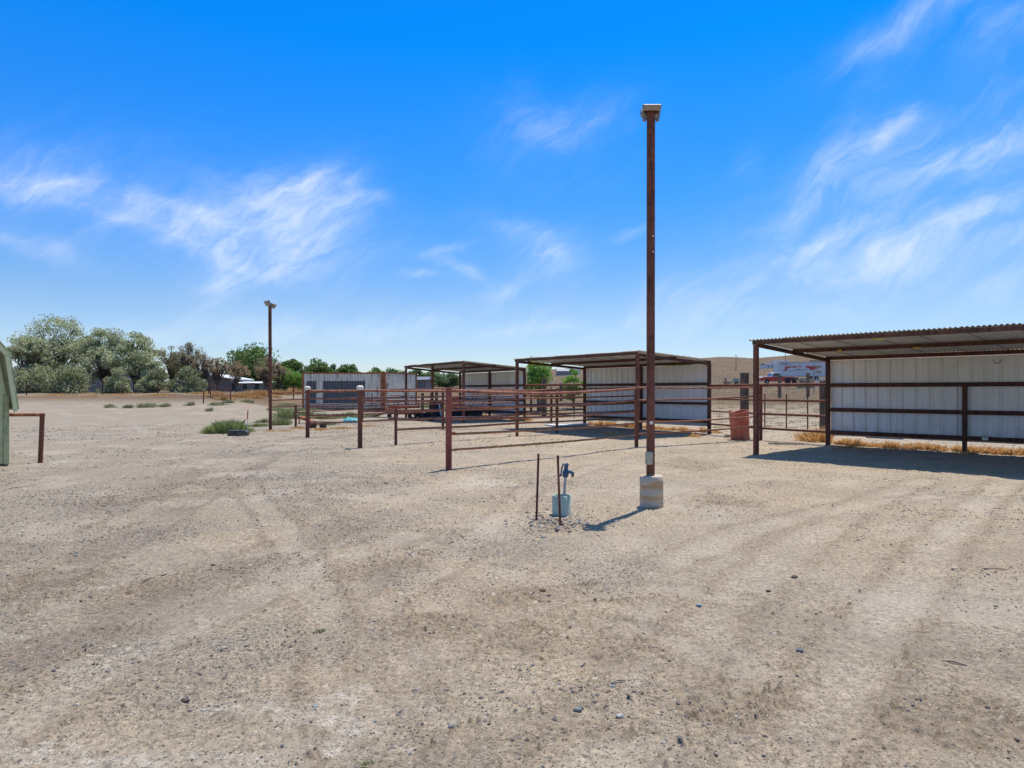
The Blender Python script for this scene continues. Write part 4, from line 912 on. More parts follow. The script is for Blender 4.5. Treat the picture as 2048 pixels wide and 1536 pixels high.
tree(634, 0, 721, 62, 'green', 4600, 'round green tree behind the left end of the patched container', 108, .05, .2, G2, 40)
tree(672, 0, 727, 40, 'far', 2400, 'small grey-green tree between two round trees above the container', 118, .05, .2, G2, 26)
tree(698, 0, 729, 54, 'green', 4200, 'rounded green tree above the middle of the patched container', 106, .0, .2, G2, 40)
tree(600, 0, 738, 40, 'far', 2200, 'pale green tree touching the left corner of the patched container', 96, .0, .18, G2, 26)
for i, (px, top, w_, lb) in enumerate(((752, 737, 50, 'low hazy green tree above the right end of the patched container'), (790, 738, 56, 'low hazy green tree above the rust-streaked container'),
        (832, 741, 44, 'low hazy tree between the rusty container and the far shelter posts'), (862, 745, 54, 'greyish tree seen between the front posts of the far shelter'), (900, 748, 50, 'greyish tree seen through the far shelter, right of its middle post'), (880, 757, 70, 'low grey bushy tree seen through the far shelter'))):
    tree(px, 0, top, w_, 'far' if i > 2 else 'green', 2600, lb, 150 + 4 * i, .0, .24, 'low trees beyond the containers', 26)
# trees on the right
tree(1077, 0, 716, 52, 'bright', 5200, 'small bright green tree by a thick wooden post left of the middle shelter', 41, .26, .08, 'young trees behind the pens', 30, fill=.2)
tree(1062, 0, 710, 22, 'green', 420, 'dark leafy shoot rising above the roof left end of the middle shelter', 42, .72, .085, 'young trees behind the pens', 8, limbs=3)
tree(1082, 0, 708, 16, 'green', 420, 'taller dark leafy shoot above the middle shelter roof', 43, .72, .085, 'young trees behind the pens', 8, limbs=3)
tree(1148, 0, 736, 42, 'bright', 3200, 'green bushy sapling left of the middle shelter back post', 46, .1, .08, 'young trees behind the pens', 22)
tree(1350, 0, 703, 62, 'bright', 2200, 'tree crown peeking over the roof of the middle shelter', 44, .5, .09, 'young trees behind the pens', 26)
# weeds in the yard: grassy tufts
def tuft(px, py, wpx, hpx, n, cols, label, bw=.006, group='green weeds on the dirt', name='weed_clump', cat='weed', kind=None, multi=None, spike=1.0, mz=True):
    Vs = []; Cs = []; ctrs = multi if multi else [(px, py, wpx, hpx)]
    for px, py, wpx, hpx in ctrs:
        if isinstance(px, tuple): g = Vector((px[0], px[1], 0)); w_, h = wpx / 2, hpx
        else:
            g = G(px, py); s = g.y / FPX; w_, h = wpx * s / 2, hpx * s
        m_ = n // len(ctrs) if multi else n
        ns = max(3, int(7 + w_ * 2)); sc_ = rng.normal(0, .42, (ns, 2)); sr_ = .10 + .22 * rng.random(ns); sh_ = .45 + .6 * rng.random(ns); ki = rng.choice(ns, m_, p=(sr_ * sh_) / (sr_ * sh_).sum())
        bx = (sc_[ki, 0] + rng.normal(0, 1, m_) * sr_[ki]) * w_; by = (sc_[ki, 1] + rng.normal(0, 1, m_) * sr_[ki]) * w_ * .7; hh = h * sh_[ki] * (.5 + .65 * rng.random(m_)) * np.exp(-(bx / w_) ** 2 * .8)
        gx_, gy_ = g.x + bx, g.y + by; gz = macro(gx_, gy_) + (micro(gx_, gy_)[0] if mz else 0) - .005
        ln = np.stack([bx / w_ * .7 + rng.normal(0, .35, m_), by / w_ * .6 + rng.normal(0, .35, m_)], -1) * hh[:, None] * spike
        a = rng.random(m_) * 6.28; ww = bw * (.6 + .8 * rng.random(m_)); dx, dy = np.cos(a) * ww, np.sin(a) * ww
        b0 = np.stack([gx_, gy_, gz], -1); o1 = np.stack([dx, dy, dx * 0], -1); mid = b0 + np.stack([ln[:, 0] * .4, ln[:, 1] * .4, hh * .6], -1); tip = b0 + np.stack([ln[:, 0], ln[:, 1], hh], -1)
        Vs.append(np.stack([b0 - o1 * .6, b0 + o1 * .6, mid + o1, tip, mid - o1], 1).reshape(-1, 3))
        c = cols[rng.integers(0, len(cols), m_)] * (.7 + .6 * rng.random((m_, 1))); Cs.append(np.repeat(np.hstack([c, np.ones((m_, 1))]), 5, 0))
    V = np.vstack(Vs); C = np.vstack(Cs); F = np.arange(len(V)).reshape(-1, 5)
    o = link(name, np_mesh(name, V, F, False, C), M['leaf']); tag(o, label, cat, group, kind); return o
WG = np.array([(.21, .27, .08), (.28, .33, .13), (.15, .20, .06), (.36, .37, .18)]); WD = np.array([(.42, .32, .16), (.54, .42, .22), (.34, .24, .12), (.60, .49, .29)]); WO = np.array([(.68, .38, .12), (.80, .50, .20), (.55, .27, .08), (.82, .62, .32)])
WS = np.array([(.34, .34, .19), (.42, .41, .25), (.26, .26, .13)])
tuft(457, 866, 76, 40, 6500, WG * 1.25, 'large bushy green weed behind the black plastic box', .005, spike=.8)
for px, py, w_, h_, lb in ((220, 815, 24, 9, 'small weed, leftmost in the far row of weeds'), (257, 816, 22, 10, 'small weed, second in the far row of weeds'), (296, 815, 40, 11, 'wide weed in the middle of the far row of weeds'),
        (328, 814, 30, 9, 'weed at the right of the wide one in the far row'), (382, 811, 24, 8, 'weed between the far row and the short steel post'), (420, 822, 16, 8, 'tiny lone weed below the short steel post'), (455, 806, 24, 8, 'weed under the sagging gate'),
        (430, 811, 46, 8, 'spreading weed right of the short steel post'), (500, 806, 34, 8, 'weed below the patch of golden dry grass'), (572, 868, 0, 0, '')):
    if w_: tuft(px, py, w_, h_, 520, WS * 1.15, lb, .011, 'small weeds at the far side of the yard')
tuft(0, 0, 0, 0, 13000, np.vstack([WG, WS]) * 1.15, 'patchy green weeds in front of the containers and by the distant light pole', .008, None, 'weed_patch', 'weeds', 'stuff',
     [(560, 850, 50, 18), (575, 838, 60, 22), (610, 836, 50, 16), (640, 838, 70, 14), (690, 836, 80, 12), (520, 853, 50, 8), (600, 822, 90, 8), (660, 850, 60, 9), (740, 835, 60, 8), (560, 822, 60, 8), (570, 812, 60, 6), (860, 815, 50, 8), (530, 845, 30, 10)])
def along(gf, L, D, n, h):
    return [((lambda p: ((p.x, p.y), 0, L / n * 1.3, h * random.uniform(.6, 1.2)))(gf(L * (i + .5) / n, D + .38 + random.uniform(-.12, .15), 0))) for i in range(n)]
tuft(0, 0, 0, 0, 44000, WO, 'golden dry straw grass along the walls and fences', .006, None, 'dry_grass', 'dry grass', 'stuff',
     along(g1, 9.7, 4.0, 44, .20) + along(g2, 6.4, 3.57, 26, .21) + along(g3, 6.9, 3.26, 16, .21) + [(1620, 882, 60, 24), (1636, 880, 50, 30), (1640, 884, 40, 34), (1390, 873, 40, 8), (1220, 868, 50, 6), (1700, 896, 80, 8), (1800, 900, 90, 7), (1930, 908, 90, 7),
      (560, 862, 60, 5), (600, 858, 50, 6), (640, 860, 50, 6), (680, 858, 60, 6), (730, 853, 60, 5), (1000, 838, 50, 8), (1040, 842, 60, 8), (960, 836, 60, 8)])
tuft(0, 0, 0, 0, 13000, WO * .95, 'golden dry grass on the bank around the sagging gate', .014, None, 'dry_grass', 'dry grass', 'stuff',
     [(505, 795, 70, 14), (520, 792, 60, 16), (480, 794, 60, 10), (440, 792, 50, 8), (450, 800, 50, 8), (560, 790, 60, 12), (590, 788, 40, 14), (430, 786, 40, 6), (400, 788, 60, 5), (330, 790, 90, 4), (230, 790, 110, 4), (120, 790, 90, 4)], mz=False)
_dw = [(cx + random.gauss(0, sx_), cy + random.gauss(0, sy_), random.uniform(5, 16), random.uniform(2.5, 5)) for cx, cy, sx_, sy_, n_c in ((880, 1260, 28, 5, 9), (950, 1272, 22, 6, 6), (1185, 1180, 22, 6, 8), (1060, 1310, 40, 12, 10), (1015, 1298, 20, 8, 6), (1280, 1175, 14, 5, 4), (760, 1300, 40, 14, 9), (1245, 1205, 14, 6, 4), (1060, 1248, 50, 10, 8), (1270, 1325, 16, 8, 4), (820, 1180, 60, 20, 6), (720, 1320, 50, 10, 7), (1980, 985, 30, 3, 4), (860, 1070, 60, 20, 5), (1060, 1130, 60, 14, 5), (980, 1480, 40, 10, 4), (1500, 1230, 90, 60, 4)) for _ in range(n_c)]
tuft(0, 0, 0, 0, len(_dw) * 46, np.vstack([WS, WD, WD]) * .85, 'sparse dry weeds flattened into the dirt', .0016, None, 'dry_weeds', 'weeds', 'stuff', _dw, spike=2.4)
tuft(641, 1259, 22, 8, 60, WG * .8, 'tiny bright green weed alone on the dirt at left of centre', .004, spike=2.2)
tuft(772, 968, 8, 6, 40, WG * .8, 'tiny green sprout on the dirt left of the red fence post', .004, spike=2)
tuft(733, 1534, 26, 10, 60, WG, 'small green sprout at the bottom edge beside the white dirt', .003, spike=2)
# rangeland scrub: thousands of dots beyond the pens
def scrub():
    n = 30000; y = 70 * (900 / 70) ** rng.random(n); u = -.08 + .75 * rng.random(n); x = u * y; k = (y > 60) | (x > 2.2 - (y - 28) * .1); x, y = x[k], y[k]; n = len(x)
    r = (.06 + .22 * rng.random(n) ** 2) * np.interp(y, [30, 100, 300, 900], [.28, .5, 1.3, 2.6]); pal = np.array([(.26, .23, .15), (.32, .27, .17), (.40, .31, .19), (.22, .20, .13)]); c = pal[rng.integers(0, 4, n)]
    o = link('scrub', stones('scrub', x, y, r, c, macro(x, y), .7), M['stone']); tag(o, 'dry sagebrush dotting the range and hillside beyond the pens', 'scrub', kind='stuff')
scrub()
tuft(0, 0, 0, 0, 9000, np.vstack([WD, WS]) * 1.25, 'pale dry grass and weeds in the field behind the back fence', .010, None, 'field_grass', 'field grass', 'stuff',
     [(1440 + 24 * (i % 10), 856 - 9 * (i // 10) - (i % 3) * 2, 30, 5) for i in range(80)] + [(1060 + 14 * (i % 8), 832 - 7 * (i // 8), 24, 4) for i in range(48)], mz=False)

# ---------------------------------------------------------------- wire field fences
def tie_post(px, d, h, s, label):
    x = (px - HX) / FPX * d; z = H(x, d); mb = MB(); mb.box((x, d, z + h / 2 - .15), (s, s * .85, h + .3), (1, .15, 0)); o = mb.build('wooden_post', M['tie'], None, .012)
    tag(o, label, 'post', 'thick wooden fence posts')
tie_post(1489, 27, 2.18, .27, 'thick dark railway-tie post above the red barrel')
tie_post(1648, 24.4, 1.85, .24, 'thick dark railway-tie post just left of the right shelter corner')
tie_post(1088, 37, 2.05, .26, 'thick dark railway-tie post below the small bright green tree')
tie_post(1122, 60, 1.6, .25, 'short distant wooden post right of the small bright tree')
tie_post(895, 46, 1.45, .26, 'stubby weathered wooden post seen through the far shelter')
tie_post(873, 49, 1.35, .22, 'second weathered wooden post behind the far shelter')
tie_post(845, 50, 1.3, .22, 'weathered wooden post beside the rusty container')
def wire_fence(a, b, h, nh, dv, posts, label, r=.0022, pr=.025, pm='rust_dark'):
    a, b = Vector((*a, 0)), Vector((*b, 0)); L = (b - a).length; t = thing('wire_fence', (a.x, a.y, H(a.x, a.y)), label, 'fence', 'wire field fences')
    for s in posts:
        p = a.lerp(b, s); mb = MB(); z = H(p.x, p.y); mb.tube((p.x, p.y, z - .2), (p.x, p.y, z + h + .1), pr, 8); mb.build('post', M[pm], t)
    mb = MB(); k = max(2, int(L / 3))
    for j in range(nh):
        z = .08 + (h - .1) * j / (nh - 1); mb.path([(q.x, q.y, H(q.x, q.y) + z) for q in (a.lerp(b, i / k) for i in range(k + 1))], r, 4, False)
    for i in range(int(L / dv)):
        p = a.lerp(b, i * dv / L); z = H(p.x, p.y); mb.tube((p.x, p.y, z + .08), (p.x, p.y, z + h - .02), r * .8, 3, cap=False)
    mb.build('wire_mesh', M['wire'], t)
wire_fence((9.3, 27.1), (11.35, 24.45), 1.25, 9, .15, (.28, .55, .8), 'wire mesh fence between the two railway-tie posts behind the back fence')
wire_fence((1.75, 37.1), (9.2, 27.2), 1.25, 9, .15, (.2, .4, .6, .8), 'wire mesh fence behind the middle shelter')
wire_fence((-8.0, 49.5), (1.6, 37.2), 1.2, 6, .6, (.25, .5, .75), 'wire fence behind the far shelter')
gA = G(-60, 795); gB = G(470, 790)
pA, pB = (-52, 64), (-26.0, 63.5)
wire_fence(pA, pB, 1.25, 6, .4, [((x - HX) / FPX * 63.8 - pA[0]) / (pB[0] - pA[0]) for x in (52, 206, 318, 420)], 'long wire field fence in front of the silvery trees', .006, .05)
wire_fence((-26.0, 63.5), (-19.8, 62), 1.25, 5, .6, [.55, .95], 'wire fence stretch behind the golden dry grass', .006, .05)
# short steel post and sagging pipe gate
g = G(407, 807); mb = MB(); mb.tube((g.x, g.y, g.z - .2), (g.x, g.y, g.z + .85), .045, 10); tag(mb.build('steel_post', M['rust']), 'short rusty steel post standing alone left of the sagging gate', 'post')
t = None; g0 = G(421, 793); g1_ = G(461, 803); t = thing('pipe_gate', g0, 'rusty pipe gate panel sagging down the bank', 'gate')
for gg, h in ((g0, 1.25), (g1_, 1.25)):
    mb = MB(); mb.tube((gg.x, gg.y, gg.z - .2), (gg.x, gg.y, gg.z + h), .05, 10); mb.build('gate_post', M['rust'], t)
for k in range(6):
    za, zb_ = 1.15 - k * .2, .95 - k * .18; mb = MB(); mb.tube((g0.x, g0.y, g0.z + za), (g1_.x, g1_.y, g1_.z + zb_ * .95), .02, 8); mb.build('bar', M['rust'], t)
# ---------------------------------------------------------------- black box, marker, small clutter
g = G(473, 872); t = thing('black_box', (g.x, g.y + .15, g.z), 'long black plastic battery-style box lying on the dirt beside the bushy weed', 'box')
mb = MB(); ax_ = Vector((1, .28, 0)).normalized(); c = Vector((g.x, g.y + .15, g.z + .085)); mb.box(c - ax_ * .06, (.52, .30, .16), ax_); mb.box(c - ax_ * .06 + Vector((0, 0, .085)), (.54, .32, .02), ax_); mb.build('body', M['black'], t, .015)
mb = MB(); c2 = c + ax_ * .25 + Vector((0, -.01, .0)); mb.lathe(c2 - Vector((0, .15, 0)), [(0, 0), (.075, 0), (.085, .02), (.085, .26), (.07, .28), (0, .28)], 20, (0, 1, 0)); mb.build('end_drum', M['black'], t)
g = G(494.5, 866); t = thing('marker_stake', g, 'thin white marker stake with a red band beside the black box', 'marker')
mb = MB(); mb.tube((g.x, g.y, g.z - .1), (g.x + .012, g.y, g.z + .5), .011, 8); mb.build('rod', M['white'], t)
mb = MB(); mb.tube((g.x + .012, g.y, g.z + .5), (g.x + .02, g.y, g.z + .80), .019, 8); mb.build('band', M['redtape'], t)
# rusty scoop by the stub post
g = G(612, 848); mb = MB(); p = Vector((g.x, g.y, g.z))
mb.prism([p + Vector((-.32, 0, .34)), p + Vector((.28, 0, .10)), p + Vector((.28, 0, .04)), p + Vector((-.36, 0, .24))], (0, .5, 0)); mb.beam(p + Vector((-.3, .1, .28)), p + Vector((-.34, .1, 0)), .04, .04); mb.beam(p + Vector((.2, .1, .1)), p + Vector((.2, .1, 0)), .04, .04); mb.tube(p + Vector((.2, .2, .1)), p + Vector((.75, .1, .12)), .02, 8)
tag(mb.build('metal_scoop', M['rust_orange']), 'rusty metal scoop lying tilted behind the leftmost capped post', 'scrap')
for i, (px, py) in enumerate(((626, 856), (646, 856))):
    g = G(px, py); mb = MB(); mb.lathe((g.x, g.y, g.z - .02), [(0, 0), (.11, .0), (.13, .02), (.15, .24), (.155, .25), (.14, .25), (.12, .03), (0, .03)], 20); tag(mb.build('bucket', M['black']), ('left' if i == 0 else 'right') + ' dark bucket of the two behind the leftmost capped post', 'bucket', 'dark buckets in the straw')
g = G(703, 846); mb = MB(); vs = []; n1, n2 = 26, 12
for i in range(n2):
    for j in range(n1):
        a, e = j / (n1 - 1) * 2 - 1, i / (n2 - 1) * 2 - 1; h = .24 * max(0, 1 - a * a) ** .5 * max(0, 1 - e * e) ** .5 * (1 + .5 * mnoise.noise(Vector((a * 3, e * 3, 1))) + .35 * mnoise.noise(Vector((a * 9, e * 9, 4))))
        vs.append((g.x + a * .42, g.y + e * .3, g.z + h - .01))
mb.add(vs, [(i * n1 + j, i * n1 + j + 1, (i + 1) * n1 + j + 1, (i + 1) * n1 + j) for i in range(n2 - 1) for j in range(n1 - 1)], True); tag(mb.build('tarp_bundle', M['tarp']), 'crumpled turquoise plastic bundle in the weeds', 'tarp')
a = G(736, 846); b = G(822, 842); mb = MB(); mb.beam((a.x, a.y, a.z + .27), (b.x, b.y, b.z + .12), .12, .05); tag(mb.build('plank', M['lumber']), 'long pale plank propped on the ground before the rusty container', 'plank')
# rusty implement
g = G(806, 841); t = thing('farm_implement', g, 'rusty red farm implement parked left of the far shelter', 'farm implement')
mb = MB(); mb.box((g.x, g.y + .4, g.z + .66), (1.55, .9, .10), (1, .1, 0)); mb.box((g.x + .1, g.y + .4, g.z + .4), (1.2, .7, .22), (1, .1, 0)); mb.build('bed', M['rust_red'], t, .01)
mb = MB()
for s in (-.75, -.25, .25, .75): mb.tube((g.x + s, g.y + .05, g.z + .66), (g.x + s, g.y + .05, g.z + .98), .02, 6)
mb.tube((g.x - .8, g.y + .05, g.z + .98), (g.x + .8, g.y + .05, g.z + .98), .025, 6); mb.tube((g.x - .7, g.y, g.z + .4), (g.x - 1.5, g.y - .1, g.z + .2), .04, 8); mb.build('frame', M['rust_dark'], t)
for s in (-.5, .5):
    mb = MB(); mb.lathe((g.x + s, g.y - .12, g.z + .24), [(.08, 0), (.24, 0), (.26, .03), (.26, .13), (.24, .16), (.08, .16)], 24, (0, 1, 0)); mb.build('wheel', M['tyre'], t)
# clutter under the far shelter: separate boxes, drum, tyres, leaning poles
def junkbox(px, py, sx_, sy_, sz_, m, lb, nm='crate', cat='crate', rot=0):
    g = G(px, py); mb = MB(); mb.box((g.x, g.y, g.z + sz_ / 2), (sx_, sy_, sz_), (math.cos(rot), math.sin(rot), 0)); mb.box((g.x, g.y, g.z + sz_ + .012), (sx_ * .92, sy_ * .92, .02), (math.cos(rot), math.sin(rot), 0))
    for k in (-.3, 0, .3): mb.box((g.x + math.cos(rot) * k * sx_, g.y + math.sin(rot) * k * sx_, g.z + sz_ / 2), (.05, sy_ + .03, sz_ * .96), (math.cos(rot), math.sin(rot), 0))
    tag(mb.build(nm, M[m]), lb, cat, 'clutter under the far shelter')
junkbox(852, 838, .8, .5, .3, 'dark', 'low dark crate at the left end of the clutter under the far shelter', rot=.2)
junkbox(873, 834, .7, .5, .85, 'dark', 'tall dark crate left of the white bent pipe under the far shelter', rot=-.1)
junkbox(910, 838, 1.0, .7, .62, 'dark', 'broad dark crate right of the white bent pipe under the far shelter', rot=.1)
junkbox(944, 837, 1.0, .6, .52, 'dark', 'dark crate at the right end of the clutter under the far shelter', rot=.15)
junkbox(916, 828, .8, .6, 1.0, 'rust_red', 'reddish cabinet standing behind the clutter of the far shelter', 'cabinet', 'cabinet', .1)
for px, w_ in ((838, .26), (862, .3)):
    g = G(px, 842); mb = MB(); mb.lathe((g.x, g.y, g.z + w_), [(w_ * .5, -.09), (w_ * .9, -.09), (w_, -.05), (w_, .05), (w_ * .9, .09), (w_ * .5, .09), (w_ * .5, -.09)], 26, (.3, 1, .15)); tag(mb.build('tyre', M['tyre']), ('small' if w_ < .28 else 'larger') + ' old tyre leaning at the left end of the clutter under the far shelter', 'tyre', 'clutter under the far shelter')
g = G(888, 840); mb = MB(); mb.path([(g.x - .25, g.y, g.z + .85), (g.x - .15, g.y, g.z + .25), (g.x + .05, g.y, g.z + .05), (g.x + .2, g.y, g.z + .1), (g.x + .22, g.y, g.z + .8)], .045, 10); tag(mb.build('bent_pipe', M['white']), 'white bent plastic pipe among the dark clutter under the far shelter', 'pipe')
for i, (pa, pb) in enumerate((((950, 822), (972, 778)), ((958, 822), (980, 776)), ((915, 822), (934, 784)), ((922, 822), (941, 786)))):
    A = g3(3.4 + i * .9 if i < 2 else 1.0 + i * .45, 2.5, .1); B_ = g3(3.9 + i * .9 if i < 2 else 1.4 + i * .45, 3.1, 1.5); mb = MB(); mb.beam(A, B_, .07, .03); tag(mb.build('leaning_board', M['dark']), ('dark board leaning on the far shelter back wall, ' + ('right pair, left one', 'right pair, right one', 'left pair, left one', 'left pair, right one')[i]), 'board', 'boards leaning in the far shelter')
g = G(1131, 851); mb = MB(); mb.box((g.x, g.y, g.z + .03), (1.55, 1.1, .035), (1, .25, .0)); mb.box((g.x + .5, g.y - .15, g.z + .07), (.9, .7, .02), (1, .1, .03)); tag(mb.build('flat_sheet', M['white']), 'pale sheets lying flat on the ground left of the middle shelter back post', 'sheet')
a = G(1537, 889); b = G(1608, 890); mb = MB(); mb.beam((a.x, a.y, .03), (b.x, b.y, .03), .06, .04); tag(mb.build('plank', M['lumber']), 'narrow plank on the ground behind the red barrel near the shelter corner', 'plank')
g = G(1462, 876); mb = MB()
for k in range(12): mb.tube((g.x + random.uniform(-.25, .25), g.y + random.uniform(-.1, .3), .03), (g.x + random.uniform(-.25, .25), g.y + random.uniform(-.1, .3), .10), .018, 6)
tag(mb.build('stick_pile', M['lumber']), 'little heap of broken sticks beside the foot of the red barrel', 'stick pile')
for px, py, l, a_, lb in ((1236, 1362, .10, .4, 'pale crooked stick on the dirt below the hoof marks'), (1908, 1325, .12, -.6, 'thin dry twig lying in the right part of the yard'), (1167, 1328, .05, .9, 'short pale wood chip on the dirt near the centre'), (1990, 1140, .2, -.2, 'thin brown twig right of the pale tan rock'), (297, 1161, .09, .9, 'short brown stick on the left part of the yard')):
    g = G(px, py); z = HG(g.x, g.y) + .008; mb = MB(); mb.path([(g.x - l / 2 * math.cos(a_), g.y - l / 2 * math.sin(a_), z), (g.x, g.y + .008, z + .006), (g.x + l / 2 * math.cos(a_), g.y + l / 2 * math.sin(a_), z)], [.005, .007, .003], 6); tag(mb.build('stick', M['lumber']), lb, 'stick')

# ---------------------------------------------------------------- far side: houses, trailer, truck
def at(px, d): x = (px - HX) / FPX * d; return Vector((x, d, H(x, d)))
def house(px, d, wpx, wall_h, roof_h, depth, label, wm, rm, zoff=0, windows=3, hip=.0, rot=0, name='house', group='distant houses'):
    g = at(px, d); g.z += zoff; w_ = wpx * d / FPX; t = thing(name, g, label, 'house', group); ca, sa = math.cos(rot), math.sin(rot)
    q = lambda x, y, z: g + Vector((x * ca - y * sa, x * sa + y * ca, z))
    mb = MB(); mb.box(q(0, 0, wall_h / 2 - .4), (w_, depth, wall_h + .8), (ca, sa, 0)); mb.build('wall', M[wm], t)
    e = .4; hx_ = w_ / 2 + e; hy_ = depth / 2 + e; rx = hx_ - hip * w_
    vs = [q(-hx_, -hy_, wall_h), q(hx_, -hy_, wall_h), q(hx_, hy_, wall_h), q(-hx_, hy_, wall_h), q(-rx, 0, wall_h + roof_h), q(rx, 0, wall_h + roof_h)]
    mb = MB(); mb.add(vs, [(0, 1, 5, 4), (2, 3, 4, 5), (3, 0, 4), (1, 2, 5), (3, 2, 1, 0)]); mb.build('roof', M[rm], t)
    for k in range(windows):
        x = -w_ / 2 + w_ * (k + .5) / windows; f_ = MB(); f_.box(q(x, -depth / 2 - .03, wall_h * .55), (min(1.4, w_ / windows * .5), .06, 1.0), (ca, sa, 0)); f_ = f_.build('window', M['white'], t)
        p_ = MB(); p_.box(q(x, -depth / 2 - .07, wall_h * .55), (min(1.2, w_ / windows * .42), .03, .8), (ca, sa, 0)); p_.build('pane', M['glass'], f_)
    return t
house(240, 92, 62, 2.5, 1.3, 7, 'low house with a pale roof half hidden behind the silvery trees', 'grey', 'galv')
t = house(452, 84, 1, 2.4, .1, .1, '', 'brownwall', 'roof_white', windows=0) if False else None
g = at(428, 86); t = thing('house', g, 'brown house with a sloping white-edged roof left of the long low building', 'house', 'distant houses')
mb = MB(); w_ = 3.6; mb.prism([g + Vector((-w_, 0, -.3)), g + Vector((w_ * .55, 0, -.3)), g + Vector((w_ * .55, 0, 1.55)), g + Vector((-w_ * .3, 0, 2.15)), g + Vector((-w_, 0, 2.0))], (0, 7, 0)); mb.build('wall', M['brownwall'], t)
mb = MB(); mb.prism([g + Vector((-w_ * .35, -.3, 2.18)), g + Vector((w_ * .65, -.3, 1.55)), g + Vector((w_ * .65, -.3, 1.70)), g + Vector((-w_ * .35, -.3, 2.33))], (0, 7.6, 0)); mb.prism([g + Vector((-w_ * 1.1, -.3, 1.95)), g + Vector((-w_ * .37, -.3, 2.18)), g + Vector((-w_ * .37, -.3, 2.33)), g + Vector((-w_ * 1.1, -.3, 2.1))], (0, 7.6, 0)); mb.build('roof', M['roof_white'], t)
house(508, 90, 118, 1.05, .25, 6, 'long low grey building with a white roof edge behind the field', 'grey', 'roof_white', windows=5)
house(1534, 480, 16, 2.6, 1.2, 12, 'small white outbuilding left of the grey-roofed house on the hillside', 'white', 'roof_slate', 0, 2, .1)
house(1560, 490, 46, 2.3, 3.0, 16, 'large grey-roofed house on the hillside behind the trailer', 'brownwall', 'roof_slate', 0, 3, .25)
house(1128, 520, 30, 3.2, 1.8, 12, 'long pale house on the slope right of the small bright green tree', 'grey', 'galv', 0, 3, .1)
house(1148, 540, 22, 3.4, 2.4, 12, 'pale house on the slope next to the long one', 'white', 'roof_grey', 0, 2, .1)
house(605, 130, 26, 2.4, .6, 6, 'tiny grey building among trees beyond the distant light pole', 'grey', 'roof_white', 0, 1)
house(840, 100, 34, 1.6, .5, 6, 'low reddish shed roof beyond the rusty container', 'brownwall', 'roof_grey', 0, 0, name='house')
def upole(px, d, h, lb):
    g = at(px, d); t = thing('utility_pole', g, lb, 'utility pole', 'distant utility poles'); mb = MB(); mb.tube(g - Vector((0, 0, .5)), g + Vector((0, 0, h)), .2, 8, .13); mb.build('pole', M['tie'], t); mb = MB(); mb.box(g + Vector((0, 0, h - .6)), (2.4, .15, .15)); mb.build('crossarm', M['tie'], t)
upole(1571, 440, 15, 'distant utility pole above the trailer'); upole(1472, 420, 10, 'distant utility pole left of the railway-tie post')
# box trailer
DT = 135.0; g = at(1604, DT); Lt = 9.6; xl = (1556 - HX) / FPX * DT
t = thing('box_trailer', (xl, DT, g.z), 'long white box trailer with red graphics parked beyond the field', 'trailer')
z0 = g.z + .95; x0 = xl; x1 = xl + Lt
mb = MB(); mb.box(((x0 + x1) / 2, DT + 1.25, z0 + 1.42), (Lt, 2.5, 2.85)); mb.build('box_body', M['white'], t, .04)
mb = MB(); mb.box(((x0 + x1) / 2, DT - .02, z0 + 2.82), (Lt, .05, .10)); mb.box(((x0 + x1) / 2, DT - .02, z0 + .02), (Lt, .05, .14)); mb.build('edge_trim', M['galv'], t)
mb = MB(); yF = DT - .025
def redshape(pts): mb.prism([(x0 + a * 1.12, yF, z0 + b) for a, b in pts], (0, .02, 0))
redshape([(.9, 1.2), (1.5, 1.15), (1.7, 1.55), (2.3, 1.75), (2.2, 1.95), (1.1, 1.95), (1.35, 1.6)]); redshape([(2.3, 1.75), (3.2, 1.72), (3.6, 1.9), (3.5, 2.0), (2.4, 1.98)]); redshape([(3.6, 1.82), (4.2, 1.8), (4.3, 1.98), (3.7, 2.0)])
redshape([(4.9, 2.05), (7.3, 2.05), (7.3, 1.6), (6.6, 1.45), (6.2, 1.2), (5.7, 1.3), (5.5, 1.6), (5.0, 1.75)]); mb.build('red_graphics', M['truck_red'], t)
mb = MB()
for a, b, w_, h_ in ((1.0, 1.08, 2.6, .05), (3.7, 1.4, .6, .14), (4.5, 1.33, .3, .16), (5.0, 1.28, .8, .07)): mb.box((x0 + a + w_ / 2, yF, z0 + b), (w_, .02, h_))
mb.build('stripe', M['trailer_mark'], t)
cu = bpy.data.curves.new('lettering', 'FONT'); cu.body = 'GENERAL'; cu.size = .42; to = bpy.data.objects.new('tmp', cu); col.objects.link(to); bpy.context.view_layer.update()
me = bpy.data.meshes.new_from_object(to.evaluated_get(bpy.context.evaluated_depsgraph_get())); bpy.data.objects.remove(to)
for v_ in me.vertices: v_.co = Vector((x0 + .55 + v_.co.x, yF - .012, z0 + 2.28 + v_.co.y))
link('lettering', me, M['trailer_mark'], t)
mb = MB(); mb.box((x1 - 1.5, yF, z0 + 1.9), (1.1, .02, .45)); mb.box((x1 - 1.5, yF, z0 + .9), (1.1, .02, .45)); mb.build('side_panel', M['ply'], t)
for a in (1.0, 6.6, 7.7):
    mb = MB(); mb.lathe((x0 + a, DT, g.z + .48), [(.1, 0), (.44, 0), (.5, .05), (.5, .25), (.1, .3)], 22, (0, 1, 0)); mb.build('wheel', M['tyre'], t)
